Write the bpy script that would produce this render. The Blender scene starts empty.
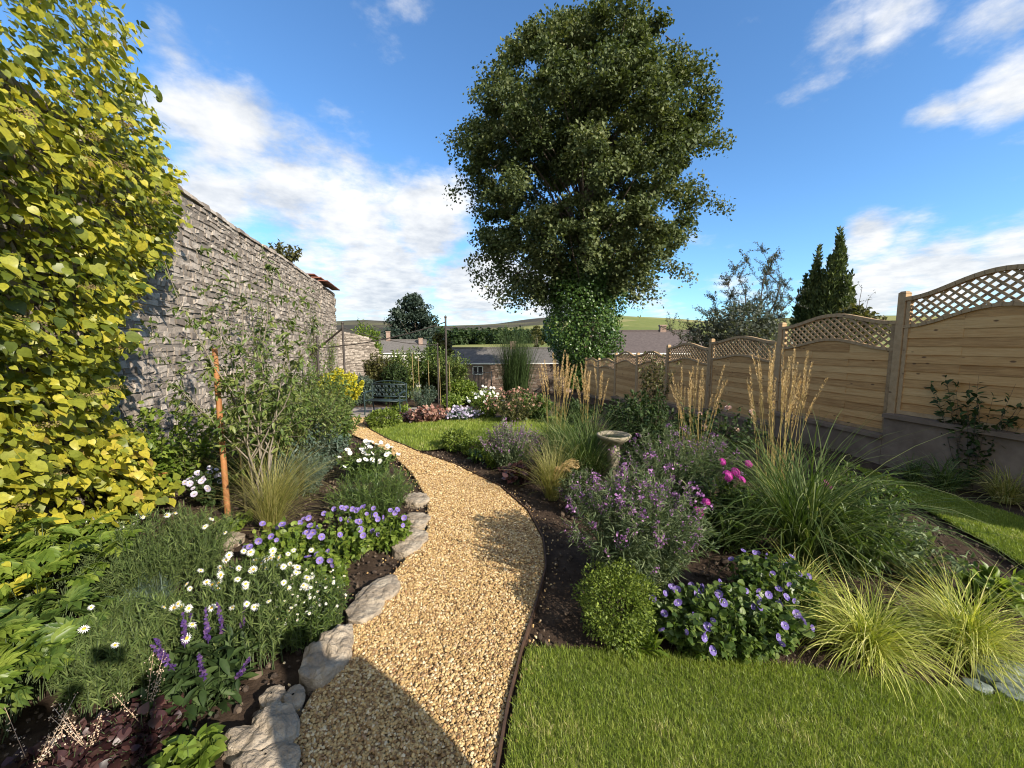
import bpy, math
import numpy as np
from mathutils import Vector, noise as mnoise

rng = np.random.default_rng(11)
scene = bpy.context.scene
COL = scene.collection
R = math.radians
PI = math.pi
# ------------------------------------------------------------------ camera
F, PITCH, EYE = 386.0, R(5.8), 1.6
cam_d = bpy.data.cameras.new('camera')
cam = bpy.data.objects.new('camera', cam_d)
COL.objects.link(cam)
cam.location = (0, 0, EYE)
cam.rotation_euler = (R(90) - PITCH, 0, 0)
cam_d.sensor_width = 36
cam_d.lens = F / 1024 * 36
cam_d.clip_start = 0.02
cam_d.clip_end = 20000
scene.camera = cam
CP, SP = math.cos(PITCH), math.sin(PITCH)


def ray(u, v):
    dx = (u - 512) / F
    dy = -(v - 384) / F
    return np.array([dx, CP + dy * SP, -SP + dy * CP])


def P(u, v, d):
    return np.array([0, 0, EYE]) + ray(u, v) * d


TY = [-100, 6, 20, 45, 120, 300, 420, 700, 1100, 1600, 2100, 3000, 5000]
TZ = [0, 0, -0.84, -4, -5, -1.5, 2.2, 11, 38, 82, 128, 150, 100]


def terr(x, y):
    return np.interp(y, TY, TZ)


def G(u, v):
    """ground point seen at a pixel of the plan"""
    r = ray(u, v)
    lo, hi = 0.2, 200.0
    for _ in range(60):
        m = (lo + hi) / 2
        p = np.array([0, 0, EYE]) + r * m
        if p[2] > terr(p[0], p[1]):
            lo = m
        else:
            hi = m
    return np.array([0, 0, EYE]) + r * lo


def depth(p):
    return p[1] * CP - (p[2] - EYE) * SP


# ------------------------------------------------------------------ mesh tools
FLAT = {'wall_stone', 'wall_mortar', 'fence_wood', 'fence_rail_wood', 'retaining_concrete', 'clay_tile', 'shade_toned_brown', 'house_stone', 'slate_roof', 'brown_slate_roof', 'pale_render',
        'white_paint', 'window_glass', 'paving_stone', 'gravel_stone', 'soil_crumb', 'rusty_edging', 'gravel_bed'}


class Geo:
    def __init__(s):
        s.v, s.q, s.t, s.r, s.qm, s.tm = [], [], [], [], [], []
        s.n = 0

    def add(s, v, q=None, t=None, r=None, m=0):
        v = np.asarray(v, float).reshape(-1, 3)
        if q is not None and len(q):
            q = np.asarray(q, np.int64).reshape(-1, 4)
            s.q.append(q + s.n); s.qm.append(np.full(len(q), m))
        if t is not None and len(t):
            t = np.asarray(t, np.int64).reshape(-1, 3)
            s.t.append(t + s.n); s.tm.append(np.full(len(t), m))
        s.v.append(v)
        if r is None:
            r = rng.random()
        s.r.append(np.broadcast_to(np.asarray(r, float), (len(v),)) if np.ndim(r) == 0 else np.asarray(r, float))
        s.n += len(v)

    def mesh(s, name, mats, smooth=False):
        me = bpy.data.meshes.new(name)
        v = np.concatenate(s.v)
        q = np.concatenate(s.q) if s.q else np.zeros((0, 4), np.int64)
        t = np.concatenate(s.t) if s.t else np.zeros((0, 3), np.int64)
        me.vertices.add(len(v))
        me.vertices.foreach_set('co', v.astype(np.float32).ravel())
        me.loops.add(4 * len(q) + 3 * len(t))
        me.loops.foreach_set('vertex_index', np.concatenate([q.ravel(), t.ravel()]).astype(np.int32))
        me.polygons.add(len(q) + len(t))
        st = np.concatenate([np.arange(len(q)) * 4, 4 * len(q) + np.arange(len(t)) * 3]).astype(np.int32)
        me.polygons.foreach_set('loop_start', st)
        mi = np.concatenate([*s.qm, *s.tm]) if (s.qm or s.tm) else np.zeros(0)
        me.polygons.foreach_set('material_index', mi.astype(np.int32))
        m0 = mats[0] if isinstance(mats, (list, tuple)) else mats
        flat = m0.name in FLAT and not smooth
        me.polygons.foreach_set('use_smooth', np.full(len(q) + len(t), not flat))
        a = me.attributes.new('rnd', 'FLOAT', 'POINT')
        a.data.foreach_set('value', np.concatenate(s.r).astype(np.float32))
        me.update(calc_edges=True)
        for m in (mats if isinstance(mats, (list, tuple)) else [mats]):
            me.materials.append(m)
        return me

    def build(s, name, mats, parent=None, smooth=False):
        o = bpy.data.objects.new(name, s.mesh(name, mats, smooth))
        COL.objects.link(o)
        if parent is not None:
            o.parent = parent
            o.matrix_parent_inverse = parent.matrix_basis.inverted()
        return o

    # -- shapes
    def box(s, c, size, rz=0, r=None, taper=1.0, m=0, ax=None):
        x, y, z = np.array(size) / 2
        v = np.array([[-x, -y, -z], [x, -y, -z], [x, y, -z], [-x, y, -z], [-x * taper, -y * taper, z], [x * taper, -y * taper, z], [x * taper, y * taper, z], [-x * taper, y * taper, z]])
        if ax is not None:
            v = v @ np.array(ax)
        else:
            cc, ss = math.cos(rz), math.sin(rz)
            v = v @ np.array([[cc, ss, 0], [-ss, cc, 0], [0, 0, 1]])
        s.add(v + np.array(c), [[0, 3, 2, 1], [4, 5, 6, 7], [0, 1, 5, 4], [1, 2, 6, 5], [2, 3, 7, 6], [3, 0, 4, 7]], r=r, m=m)

    def bar(s, a, b, w, h, r=None, up=(0, 0, 1), m=0):
        """rectangular bar from a to b"""
        a, b = np.array(a, float), np.array(b, float)
        d = b - a
        L = np.linalg.norm(d)
        d = d / L
        x = np.cross(d, up)
        if np.linalg.norm(x) < 1e-4:
            x = np.cross(d, (1, 0, 0))
        x /= np.linalg.norm(x)
        y = np.cross(x, d)
        s.box((a + b) / 2, (w, L, h), r=r, m=m, ax=[x, d, y])

    def tube(s, pts, rad, sides=8, r=None, m=0):
        pts = np.asarray(pts, float)
        rad = np.broadcast_to(np.asarray(rad, float), (len(pts),))
        s.tubes(pts[None], rad[None], sides, None if r is None else np.array([r]), m)

    def tubes(s, Pn, rad, sides=4, r=None, m=0):
        N, K, _ = Pn.shape
        T = np.gradient(Pn, axis=1)
        T /= np.linalg.norm(T, axis=2, keepdims=True) + 1e-9
        ref = np.where(np.abs(T[..., 2:3]) > .9, np.array([1., 0, 0]), np.array([0, 0, 1.]))
        ref = np.broadcast_to(ref[:, :1], T.shape)
        X = np.cross(T, ref); X /= np.linalg.norm(X, axis=2, keepdims=True) + 1e-9
        Y = np.cross(X, T)
        a = np.arange(sides) / sides * 2 * PI
        V = Pn[:, :, None] + rad[:, :, None, None] * (np.cos(a)[None, None, :, None] * X[:, :, None] + np.sin(a)[None, None, :, None] * Y[:, :, None])
        idx = np.arange(N * K * sides).reshape(N, K, sides)
        A = idx[:, :-1]; B = idx[:, 1:]
        q = np.stack([A, np.roll(A, -1, 2), np.roll(B, -1, 2), B], -1).reshape(-1, 4)
        if r is None:
            r = rng.random(N)
        capq = None
        s.add(V, q, r=np.repeat(r, K * sides), m=m)
        if sides == 4:
            s.q.append(idx[:, -1] + s.n - N * K * sides); s.qm.append(np.full(N, m))
        elif N < 200:  # fan caps
            for k in (0, K - 1):
                c = Pn[:, k]
                base = s.n
                ring = idx[:, k] + base - 0
                v2 = V[:, k]
                vv = np.concatenate([v2, c[:, None]], 1)
                ii = np.arange(N * (sides + 1)).reshape(N, sides + 1)
                t = np.stack([ii[:, :sides], np.roll(ii[:, :sides], -1, 1), np.repeat(ii[:, -1:], sides, 1)], -1)
                s.add(vv, None, t.reshape(-1, 3), r=np.repeat(r, sides + 1), m=m)

    def lathe(s, prof, c, seg=24, r=None, m=0):
        prof = np.array(prof, float)
        a = np.arange(seg) / seg * 2 * PI
        V = np.stack([prof[:, None, 0] * np.cos(a), prof[:, None, 0] * np.sin(a), np.repeat(prof[:, 1:2], seg, 1)], -1) + np.array(c)
        idx = np.arange(len(prof) * seg).reshape(len(prof), seg)
        A, B = idx[:-1], idx[1:]
        s.add(V, np.stack([A, np.roll(A, -1, 1), np.roll(B, -1, 1), B], -1), r=r, m=m)

    def inst(s, tm, pos, Rm, sc, r=None, m=0):
        tv, tq, tt = tm
        N = len(pos)
        if N == 0:
            return
        sc = np.asarray(sc, float)
        if sc.ndim == 1:
            sc = np.repeat(sc[:, None], 3, 1)
        V = np.einsum('nij,nkj->nki', Rm, tv[None] * sc[:, None, :]) + pos[:, None]
        k = len(tv)
        off = (np.arange(N) * k)[:, None, None]
        if r is None:
            r = rng.random(N)
        s.add(V, (tq[None] + off).reshape(-1, 4) if len(tq) else None, (tt[None] + off).reshape(-1, 3) if len(tt) else None, r=np.repeat(r, k), m=m)

    def blades(s, base, az, L, w, lean, bend, K=5, r=None, tip=.08, pw=1.4, flat=0.):
        N = len(base)
        p = np.array(base, float)
        tt = np.linspace(0, 1, K + 1)
        rows = []
        side = np.stack([-np.sin(az), np.cos(az), rng.normal(0, .25, N) * 1], 1)
        side += np.stack([np.cos(az), np.sin(az), np.zeros(N)], 1) * rng.normal(0, .35, N)[:, None]
        for k in range(K + 1):
            t = tt[k]
            ww = w * max(tip, (min(1, .55 + 2 * t)) * (1 - t ** 2.2)) * .5
            rows.append(np.stack([p - side * ww[:, None], p + side * ww[:, None]], 1))
            th = lean + bend * ((t + .5 / K) ** pw)
            wob = az + 0.25 * t * np.sin(az * 37)
            p = p + (L / K)[:, None] * np.stack([np.sin(th) * np.cos(wob), np.sin(th) * np.sin(wob), np.cos(th)], 1)
        V = np.stack(rows, 1)  # N,K+1,2,3
        idx = np.arange(N * (K + 1) * 2).reshape(N, K + 1, 2)
        q = np.stack([idx[:, :-1, 0], idx[:, :-1, 1], idx[:, 1:, 1], idx[:, 1:, 0]], -1)
        if r is None:
            r = rng.random(N)
        s.add(V, q, r=np.repeat(r, (K + 1) * 2))
        return p


def unit(a):
    return a / (np.linalg.norm(a, axis=-1, keepdims=True) + 1e-9)


def frame(d, n):
    y = unit(d)
    x = unit(np.cross(y, n))
    z = np.cross(x, y)
    return np.stack([x, y, z], -1)


def sph(n):
    return unit(rng.normal(size=(n, 3)))


def tm(v, q, t):
    return np.array(v, float), np.array(q, np.int64).reshape(-1, 4), np.array(t, np.int64).reshape(-1, 3)


OVAL = tm([[0, 0, 0], [-.4, .3, .09], [-.33, .68, .05], [0, 1, -.12], [.4, .3, .09], [.33, .68, .05], [0, .33, 0], [0, .68, -.03]],
          [[6, 7, 2, 1], [7, 6, 4, 5]], [[0, 6, 1], [7, 3, 2], [0, 4, 6], [7, 5, 3]])
def heart_tm():
    ys = [-.0, .12, .38, .66, .87]; xs_ = [.0, .42, .5, .34, .15]; yo = [0, -.02, .36, .68, .88]
    v = []
    for y in ys: v.append([0, y, -.16 * y * y])
    v.append([0, 1.06, -.24])
    for sg in (-1, 1):
        for x, y in zip([.24, .46, .51, .35, .15], [-.09, .1, .38, .67, .88]):
            v.append([sg * x, y, .2 * x - .16 * y * y - .25 * x * x])
    q, t = [], []
    for sg, o in ((0, 6), (1, 11)):
        for k in range(4):
            f = [k, k + 1, o + k + 1, o + k]
            q.append(f[::-1] if sg else f)
        t.append([4, 5, o + 4] if not sg else [4, o + 4, 5])
    return tm(v, q, t)


HEART = heart_tm()
SIMPLE = tm([[0, 0, 0], [-.5, .5, .12], [0, 1, -.05], [.5, .5, .12]], [], [[0, 2, 1], [0, 3, 2]])
PETAL = tm([[0, 0, 0], [-.28, .35, .05], [-.52, .7, .05], [-.36, .98, 0], [0, .93, -.02], [.36, .98, 0], [.52, .7, .05], [.28, .35, .05], [0, .55, -.02]],
           [[0, 8, 2, 1], [8, 4, 3, 2], [8, 0, 7, 6], [4, 8, 6, 5]], [])
NEEDLE = tm([[-.5, 0, 0], [.5, 0, 0], [.3, .6, .03], [0, 1, -.05], [-.3, .6, .03]], [[0, 1, 2, 4]], [[4, 2, 3]])
g = (1 + 5 ** .5) / 2
_iv = unit(np.array([[-1, g, 0], [1, g, 0], [-1, -g, 0], [1, -g, 0], [0, -1, g], [0, 1, g], [0, -1, -g], [0, 1, -g], [g, 0, -1], [g, 0, 1], [-g, 0, -1], [-g, 0, 1]]))
_it = [[0, 11, 5], [0, 5, 1], [0, 1, 7], [0, 7, 10], [0, 10, 11], [1, 5, 9], [5, 11, 4], [11, 10, 2], [10, 7, 6], [7, 1, 8], [3, 9, 4], [3, 4, 2], [3, 2, 6], [3, 6, 8], [3, 8, 9], [4, 9, 5], [2, 4, 11], [6, 2, 10], [8, 6, 7], [9, 8, 1]]
ICO = tm(_iv, [], _it)


def noise3(p, f=1.0, seed=0):
    """cheap smooth value noise from sines"""
    p = np.asarray(p, float) * f
    a = np.sin(p[..., 0] * 1.7 + 1.3 * np.sin(p[..., 1] * 1.3 + seed) + seed * 2.1)
    b = np.sin(p[..., 1] * 1.9 + 1.1 * np.sin(p[..., 2] * 1.5 + seed * .7) + seed * 1.3)
    c = np.sin(p[..., 2] * 1.6 + 1.2 * np.sin(p[..., 0] * 1.4 - seed) + seed * .9)
    return (a + b + c) / 3


def rand_rot(n):
    d = sph(n)
    return frame(d, sph(n))


# ------------------------------------------------------------------ materials
def new_mat(name):
    m = bpy.data.materials.new(name)
    m.use_nodes = True
    nt = m.node_tree
    nt.nodes.clear()
    out = nt.nodes.new('ShaderNodeOutputMaterial')
    return m, nt, out


def ramp(nt, fac, cols, pos=None):
    n = nt.nodes.new('ShaderNodeValToRGB')
    e = n.color_ramp.elements
    pos = pos or [i / (len(cols) - 1) for i in range(len(cols))]
    while len(e) < len(cols):
        e.new(.5)
    for i, (c, p) in enumerate(zip(cols, pos)):
        e[i].position = p
        e[i].color = (*c, 1)
    nt.links.new(fac, n.inputs[0])
    return n.outputs[0]


def attr(nt, name='rnd'):
    n = nt.nodes.new('ShaderNodeAttribute')
    n.attribute_name = name
    return n.outputs['Fac']


def noise(nt, scale, detail=6, rough=.55, vec=None, out='Fac'):
    n = nt.nodes.new('ShaderNodeTexNoise')
    n.inputs['Scale'].default_value = scale
    n.inputs['Detail'].default_value = detail
    n.inputs['Roughness'].default_value = rough
    if vec is not None:
        nt.links.new(vec, n.inputs['Vector'])
    return n.outputs[out]


def objco(nt):
    return nt.nodes.new('ShaderNodeTexCoord').outputs['Object']


def math_n(nt, op, a, b=None, c=None, clamp=False):
    n = nt.nodes.new('ShaderNodeMath')
    n.operation = op
    n.use_clamp = clamp
    for i, x in enumerate((a, b, c)):
        if x is None:
            continue
        if isinstance(x, (int, float)):
            n.inputs[i].default_value = x
        else:
            nt.links.new(x, n.inputs[i])
    return n.outputs[0]


def mixc(nt, fac, a, b, mode='MIX'):
    n = nt.nodes.new('ShaderNodeMix')
    n.data_type = 'RGBA'
    n.blend_type = mode
    for k, x in ((0, fac), (6, a), (7, b)):
        if isinstance(x, (int, float)):
            n.inputs[k].default_value = x
        elif isinstance(x, tuple):
            n.inputs[k].default_value = (*x, 1)
        else:
            nt.links.new(x, n.inputs[k])
    return n.outputs[2]


def bump(nt, h, strength=.5, dist=.01):
    n = nt.nodes.new('ShaderNodeBump')
    n.inputs['Strength'].default_value = strength
    n.inputs['Distance'].default_value = dist
    nt.links.new(h, n.inputs['Height'])
    return n.outputs[0]


def bsdf(nt, col, rough=.6, spec=.4, metal=0, normal=None):
    n = nt.nodes.new('ShaderNodeBsdfPrincipled')
    if isinstance(col, tuple):
        n.inputs['Base Color'].default_value = (*col, 1)
    else:
        nt.links.new(col, n.inputs['Base Color'])
    n.inputs['Roughness'].default_value = rough
    n.inputs['Specular IOR Level'].default_value = spec
    n.inputs['Metallic'].default_value = metal
    if normal is not None:
        nt.links.new(normal, n.inputs['Normal'])
    return n.outputs[0]


LEAFMATS = {}


def leaf(name, cols, rough=.45, tr=.3, spec=.4, trc=None, pos=None):
    m, nt, out = new_mat(name)
    c = ramp(nt, attr(nt), cols, pos)
    # gentle blotching over each leaf
    nz = noise(nt, 60, 3, .6, objco(nt))
    c2 = mixc(nt, .55, c, ramp(nt, nz, [(.55, .55, .55), (1.25, 1.25, 1.2)], [.3, .75]), 'MULTIPLY')
    b = bsdf(nt, c2, rough, spec)
    if tr > 0:
        t = nt.nodes.new('ShaderNodeBsdfTranslucent')
        tc = mixc(nt, 1.0, c2, trc or (1.5, 1.55, .7), 'MULTIPLY')
        nt.links.new(tc, t.inputs[0])
        mx = nt.nodes.new('ShaderNodeMixShader')
        mx.inputs[0].default_value = tr
        nt.links.new(b, mx.inputs[1]); nt.links.new(t.outputs[0], mx.inputs[2])
        b = mx.outputs[0]
    nt.links.new(b, out.inputs[0])
    LEAFMATS[name] = m
    return m


def plain(name, cols, rough=.6, scale=20, spec=.4, bs=0, bd=.005, metal=0, rndmix=0, detail=6, stretch=None):
    m, nt, out = new_mat(name)
    co = objco(nt)
    if stretch:
        mp = nt.nodes.new('ShaderNodeMapping')
        mp.inputs['Scale'].default_value = stretch
        nt.links.new(co, mp.inputs[0]); co = mp.outputs[0]
    nz = noise(nt, scale, detail, .6, co)
    f = nz
    if rndmix:
        f = math_n(nt, 'ADD', math_n(nt, 'MULTIPLY', nz, 1 - rndmix), math_n(nt, 'MULTIPLY', attr(nt), rndmix))
    c = ramp(nt, f, cols, [.25 + .5 * i / (len(cols) - 1) for i in range(len(cols))])
    nrm = bump(nt, noise(nt, scale * 3, 5, .65, co), bs, bd) if bs else None
    nt.links.new(bsdf(nt, c, rough, spec, metal, nrm), out.inputs[0])
    return m


M_hyd = leaf('hydrangea_leaf', [(.07, .10, .015), (.19, .22, .027), (.35, .35, .038), (.52, .45, .05), (.40, .28, .07)], .42, .35, pos=[0, .3, .6, .9, 1])
M_hydhead = leaf('hydrangea_seedhead', [(.14, .10, .04), (.27, .2, .08)], .8, .1)
M_apple = leaf('apple_leaf', [(.06, .10, .02), (.12, .175, .04), (.23, .26, .075)], .45, .3)
M_mid = leaf('mid_green_leaf', [(.045, .085, .018), (.09, .145, .03), (.17, .225, .05)], .42, .3)
M_bright = leaf('bright_green_leaf', [(.075, .125, .017), (.145, .215, .03), (.26, .32, .055)], .42, .35)
M_dark = leaf('dark_green_leaf', [(.018, .035, .01), (.035, .062, .016), (.06, .095, .026)], .6, .2, .25)
M_feather = leaf('feathery_leaf', [(.055, .088, .024), (.108, .155, .042), (.19, .235, .078)], .75, .3, .2)
M_grey = leaf('grey_green_leaf', [(.075, .115, .05), (.14, .19, .09), (.23, .27, .14)], .6, .25)
M_blue = leaf('blue_green_leaf', [(.05, .09, .06), (.1, .15, .11), (.16, .2, .16)], .55, .25)
M_box = leaf('box_leaf', [(.06, .095, .013), (.13, .185, .024), (.25, .31, .05)], .55, .3)
M_tree = leaf('lime_tree_leaf', [(.045, .064, .024), (.09, .12, .042), (.155, .18, .07), (.24, .25, .12)], .6, .2, .25, pos=[0, .45, .8, 1])
M_ivy = leaf('ivy_leaf', [(.03, .07, .014), (.06, .12, .025), (.12, .19, .04)], .35, .22)
M_conif = leaf('conifer_leaf', [(.03, .05, .016), (.07, .105, .028), (.14, .17, .045)], .6, .15)
M_cedar = leaf('cedar_leaf', [(.016, .03, .022), (.03, .05, .035), (.05, .075, .045)], .6, .1)
M_sparse = leaf('silver_shrub_leaf', [(.05, .065, .045), (.09, .105, .075), (.15, .16, .12)], .55, .25)
M_olive = leaf('olive_brown_leaf', [(.05, .06, .018), (.1, .1, .03), (.16, .15, .05)], .5, .25)
M_yellowfl = leaf('yellow_flower', [(.35, .34, .02), (.6, .52, .03), (.5, .5, .06)], .6, .3)
M_carex = leaf('yellow_sedge_blade', [(.12, .18, .02), (.36, .40, .06), (.56, .56, .13), (.72, .68, .28)], .45, .3, pos=[0, .35, .7, 1])
M_misc = leaf('reed_grass_blade', [(.04, .075, .016), (.075, .12, .028), (.13, .175, .05), (.3, .32, .15)], .6, .3, .25, pos=[0, .45, .82, 1])
M_stipa = leaf('stipa_blade', [(.15, .18, .035), (.33, .31, .09), (.55, .47, .22)], .5, .35)
M_plume = leaf('straw_plume', [(.50, .34, .14), (.66, .47, .21), (.76, .6, .33)], .6, .3, trc=(1.2, 1.1, .8))
M_straw = leaf('straw_stem', [(.22, .2, .06), (.4, .3, .1), (.5, .38, .16)], .5, .2)
M_lawn = leaf('lawn_blade', [(.11, .17, .022), (.21, .28, .038), (.33, .385, .07), (.56, .5, .24)], .45, .3, pos=[0, .5, .88, 1])
M_stemg = plain('green_stem', [(.05, .08, .03), (.1, .13, .05)], .6, 30)
M_stemb = plain('woody_stem', [(.05, .037, .026), (.12, .09, .065)], .8, 25, bs=.4)
M_stemp = plain('pale_branch', [(.14, .12, .09), (.24, .2, .15)], .8, 25, bs=.4)
M_heu = leaf('burgundy_leaf', [(.018, .008, .01), (.04, .015, .015), (.10, .05, .045)], .4, .2, trc=(1.6, .8, .7))
M_heupink = leaf('pink_bronze_leaf', [(.22, .09, .07), (.38, .2, .15), (.46, .3, .22)], .5, .2, trc=(1.3, 1, .9))
M_mauve = leaf('mauve_petal', [(.2, .09, .22), (.36, .16, .38), (.5, .28, .5)], .6, .25, trc=(1.2, 1, 1.2))
M_viol = leaf('violet_petal', [(.12, .08, .32), (.22, .16, .47), (.38, .28, .6)], .55, .3, trc=(1.1, 1.05, 1.2))
M_salv = leaf('salvia_petal', [(.05, .02, .12), (.1, .05, .2), (.14, .07, .16)], .6, .2, trc=(1.2, 1, 1.2))
M_phlox = leaf('magenta_petal', [(.5, .03, .32), (.68, .06, .46), (.78, .16, .58)], .55, .25, trc=(1.1, .8, 1.1))
M_white = leaf('white_petal', [(.7, .7, .66), (.8, .8, .77), (.84, .84, .8)], .55, .2, trc=(1, 1, 1))
M_blush = leaf('blush_petal', [(.6, .38, .32), (.72, .52, .44), (.75, .62, .55)], .55, .3, trc=(1.1, 1, 1))
M_lilac = leaf('lilac_petal', [(.38, .32, .5), (.55, .5, .66), (.65, .62, .72)], .55, .25, trc=(1.1, 1, 1.1))
M_yelc = plain('flower_centre', [(.55, .3, .02), (.75, .48, .03)], .7, 200)
M_cream = leaf('cream_bell', [(.5, .33, .22), (.7, .52, .36), (.75, .62, .48)], .6, .2, trc=(1.1, 1, .9))
M_stone = None

# soil and field ground
m, nt, out = new_mat('ground')
co = objco(nt)
sepn = nt.nodes.new('ShaderNodeSeparateXYZ'); nt.links.new(co, sepn.inputs[0])
soil = ramp(nt, noise(nt, 9, 8, .65, co), [(.035, .023, .016), (.06, .04, .027), (.095, .066, .045)], [.3, .5, .72])
nz1 = noise(nt, .006, 4, .5, co)
vor = nt.nodes.new('ShaderNodeTexVoronoi'); vor.inputs['Scale'].default_value = .006
nt.links.new(co, vor.inputs['Vector'])
field = ramp(nt, math_n(nt, 'ADD', math_n(nt, 'MULTIPLY', vor.outputs['Color'], .7), math_n(nt, 'MULTIPLY', noise(nt, .05, 5, .6, co), .3)), [(.10, .15, .03), (.17, .19, .05), (.26, .25, .085), (.14, .17, .04), (.28, .25, .1)], [.2, .35, .5, .62, .8])
moor = ramp(nt, noise(nt, .004, 6, .6, co), [(.035, .035, .026), (.07, .06, .04), (.14, .13, .06)], [.35, .5, .66])
hz = math_n(nt, 'ADD', math_n(nt, 'MULTIPLY_ADD', nz1, 60, sepn.outputs['Z']), math_n(nt, 'MULTIPLY', sepn.outputs['X'], -.16))
far = mixc(nt, math_n(nt, 'DIVIDE', math_n(nt, 'SUBTRACT', hz, 78), 14, clamp=True), field, moor)
wy = math_n(nt, 'DIVIDE', math_n(nt, 'SUBTRACT', sepn.outputs['Y'], 22), 3, clamp=True)
colr = mixc(nt, wy, soil, far)
nt.links.new(bsdf(nt, colr, .95, .15, normal=bump(nt, noise(nt, 45, 8, .7, co), .9, .02)), out.inputs[0])
M_ground = m


def gravel_like(name, scale, cols, rough, bs, dist):
    m, nt, out = new_mat(name)
    co = objco(nt)
    v = nt.nodes.new('ShaderNodeTexVoronoi'); v.inputs['Scale'].default_value = scale
    nt.links.new(co, v.inputs['Vector'])
    sp = nt.nodes.new('ShaderNodeSeparateColor'); nt.links.new(v.outputs['Color'], sp.inputs[0])
    c = ramp(nt, sp.outputs[0], cols)
    h = math_n(nt, 'SUBTRACT', 1, v.outputs['Distance'])
    nt.links.new(bsdf(nt, c, rough, .3, normal=bump(nt, h, bs, dist)), out.inputs[0])
    return m


GCOL = [(.2, .12, .06), (.34, .22, .1), (.45, .31, .15), (.5, .38, .2), (.3, .17, .08)]
M_gravelbed = gravel_like('gravel_bed', 75, GCOL, .8, 1, .02)
m, nt, out = new_mat('gravel_stone')
c = ramp(nt, attr(nt), [(.17, .095, .042), (.34, .205, .085), (.47, .315, .13), (.56, .40, .18), (.70, .57, .36), (.30, .15, .065)], [0, .22, .5, .78, .93, 1])
c = mixc(nt, .5, c, ramp(nt, noise(nt, 90, 4, .6, objco(nt)), [(.6, .6, .6), (1.2, 1.2, 1.2)], [.3, .7]), 'MULTIPLY')
nt.links.new(bsdf(nt, c, .65, .35), out.inputs[0])
M_peb = m
M_lawnbed = plain('lawn_soil', [(.09, .11, .02), (.15, .175, .035), (.22, .22, .06)], .95, 25, bs=.8, bd=.02)
M_crumb = plain('soil_crumb', [(.03, .02, .014), (.06, .042, .03), (.13, .095, .065)], .95, 60, rndmix=.7)
M_edge = plain('rusty_edging', [(.035, .022, .016), (.075, .042, .026), (.11, .06, .035)], .7, 12, bs=.3)
M_limest = plain('limestone', [(.14, .11, .078), (.32, .26, .19), (.50, .43, .33)], .9, 9, bs=1, bd=.03, detail=10)
M_slate = plain('slate', [(.07, .09, .08), (.16, .19, .17), (.23, .26, .23)], .6, 6, bs=.5, bd=.01)
M_wall = plain('wall_stone', [(.165, .137, .112), (.30, .255, .212), (.43, .375, .317)], .92, 7, bs=.8, bd=.015, rndmix=.55, detail=8)
M_mortar = plain('wall_mortar', [(.14, .12, .098), (.22, .19, .16)], .95, 8, bs=.6)
M_tile = plain('clay_tile', [(.10, .035, .025), (.2, .07, .045), (.26, .12, .08)], .8, 9, rndmix=.5, bs=.4)


def woodmat(name, cols, rough=.7, st=(2, 2, 30)):
    m, nt, out = new_mat(name)
    co = objco(nt)
    mp = nt.nodes.new('ShaderNodeMapping'); mp.inputs['Scale'].default_value = st
    nt.links.new(co, mp.inputs[0])
    gr = noise(nt, 2.2, 7, .65, mp.outputs[0])
    f = math_n(nt, 'ADD', math_n(nt, 'MULTIPLY', gr, .7), math_n(nt, 'MULTIPLY', attr(nt), .3))
    c = ramp(nt, f, cols, [.25, .48, .75])
    v = nt.nodes.new('ShaderNodeTexVoronoi'); v.inputs['Scale'].default_value = 4.2
    mp2 = nt.nodes.new('ShaderNodeMapping'); mp2.inputs['Scale'].default_value = (1, 1, 2.2)
    nt.links.new(co, mp2.inputs[0]); nt.links.new(mp2.outputs[0], v.inputs['Vector'])
    kn = math_n(nt, 'DIVIDE', math_n(nt, 'SUBTRACT', .13, v.outputs['Distance']), .05, clamp=True)
    c = mixc(nt, math_n(nt, 'MULTIPLY', kn, .85), c, (.09, .045, .02))
    nt.links.new(bsdf(nt, c, rough, .3, normal=bump(nt, gr, .35, .004)), out.inputs[0])
    return m


M_fence = woodmat('fence_wood', [(.29, .15, .05), (.49, .28, .104), (.63, .405, .175)])
M_rail = woodmat('fence_rail_wood', [(.23, .145, .07), (.37, .245, .125), (.48, .34, .19)], st=(6, 6, 6))
M_stake = woodmat('stake_wood', [(.24, .10, .036), (.37, .165, .06), (.46, .23, .1)], st=(12, 12, 1.5))
M_cane = plain('bamboo', [(.34, .24, .1), (.5, .38, .18)], .5, 8)
M_conc = plain('retaining_concrete', [(.115, .082, .055), (.185, .135, .095), (.26, .195, .14)], .9, 3.5, bs=.4)
M_metal = plain('dark_metal', [(.045, .038, .034), (.09, .075, .065)], .5, 10, metal=.3)
M_teal = plain('teal_painted_metal', [(.016, .032, .034), (.032, .054, .057)], .45, 12)
M_gate = plain('black_metal', [(.012, .012, .013), (.025, .025, .026)], .45, 10)
M_bath = plain('weathered_stone', [(.15, .125, .085), (.29, .25, .175), (.4, .35, .255)], .9, 14, bs=.6, bd=.006)
M_water = plain('bath_water', [(.03, .035, .03), (.04, .05, .04)], .05, 2, spec=.5)
M_hwall = plain('house_stone', [(.17, .115, .09), (.28, .195, .155), (.36, .27, .22)], .9, 5, bs=.5)
M_hroof = plain('slate_roof', [(.085, .078, .072), (.125, .116, .108), (.165, .155, .146)], 1, 4, spec=.1, stretch=(1, 1, 3))
M_hroof2 = plain('brown_slate_roof', [(.08, .066, .063), (.115, .095, .09), (.155, .128, .12)], 1, 5, spec=.1, stretch=(1, 1, 4))
M_brownshade = plain('shade_toned_brown', [(.06, .042, .03), (.10, .07, .05), (.14, .10, .072)], .95, 6, bs=.5, rndmix=.5)  # brown wall darkened in colour to stand in for the shade on it
M_render = plain('pale_render', [(.5, .48, .44), (.62, .6, .56)], .9, 3)
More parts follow.
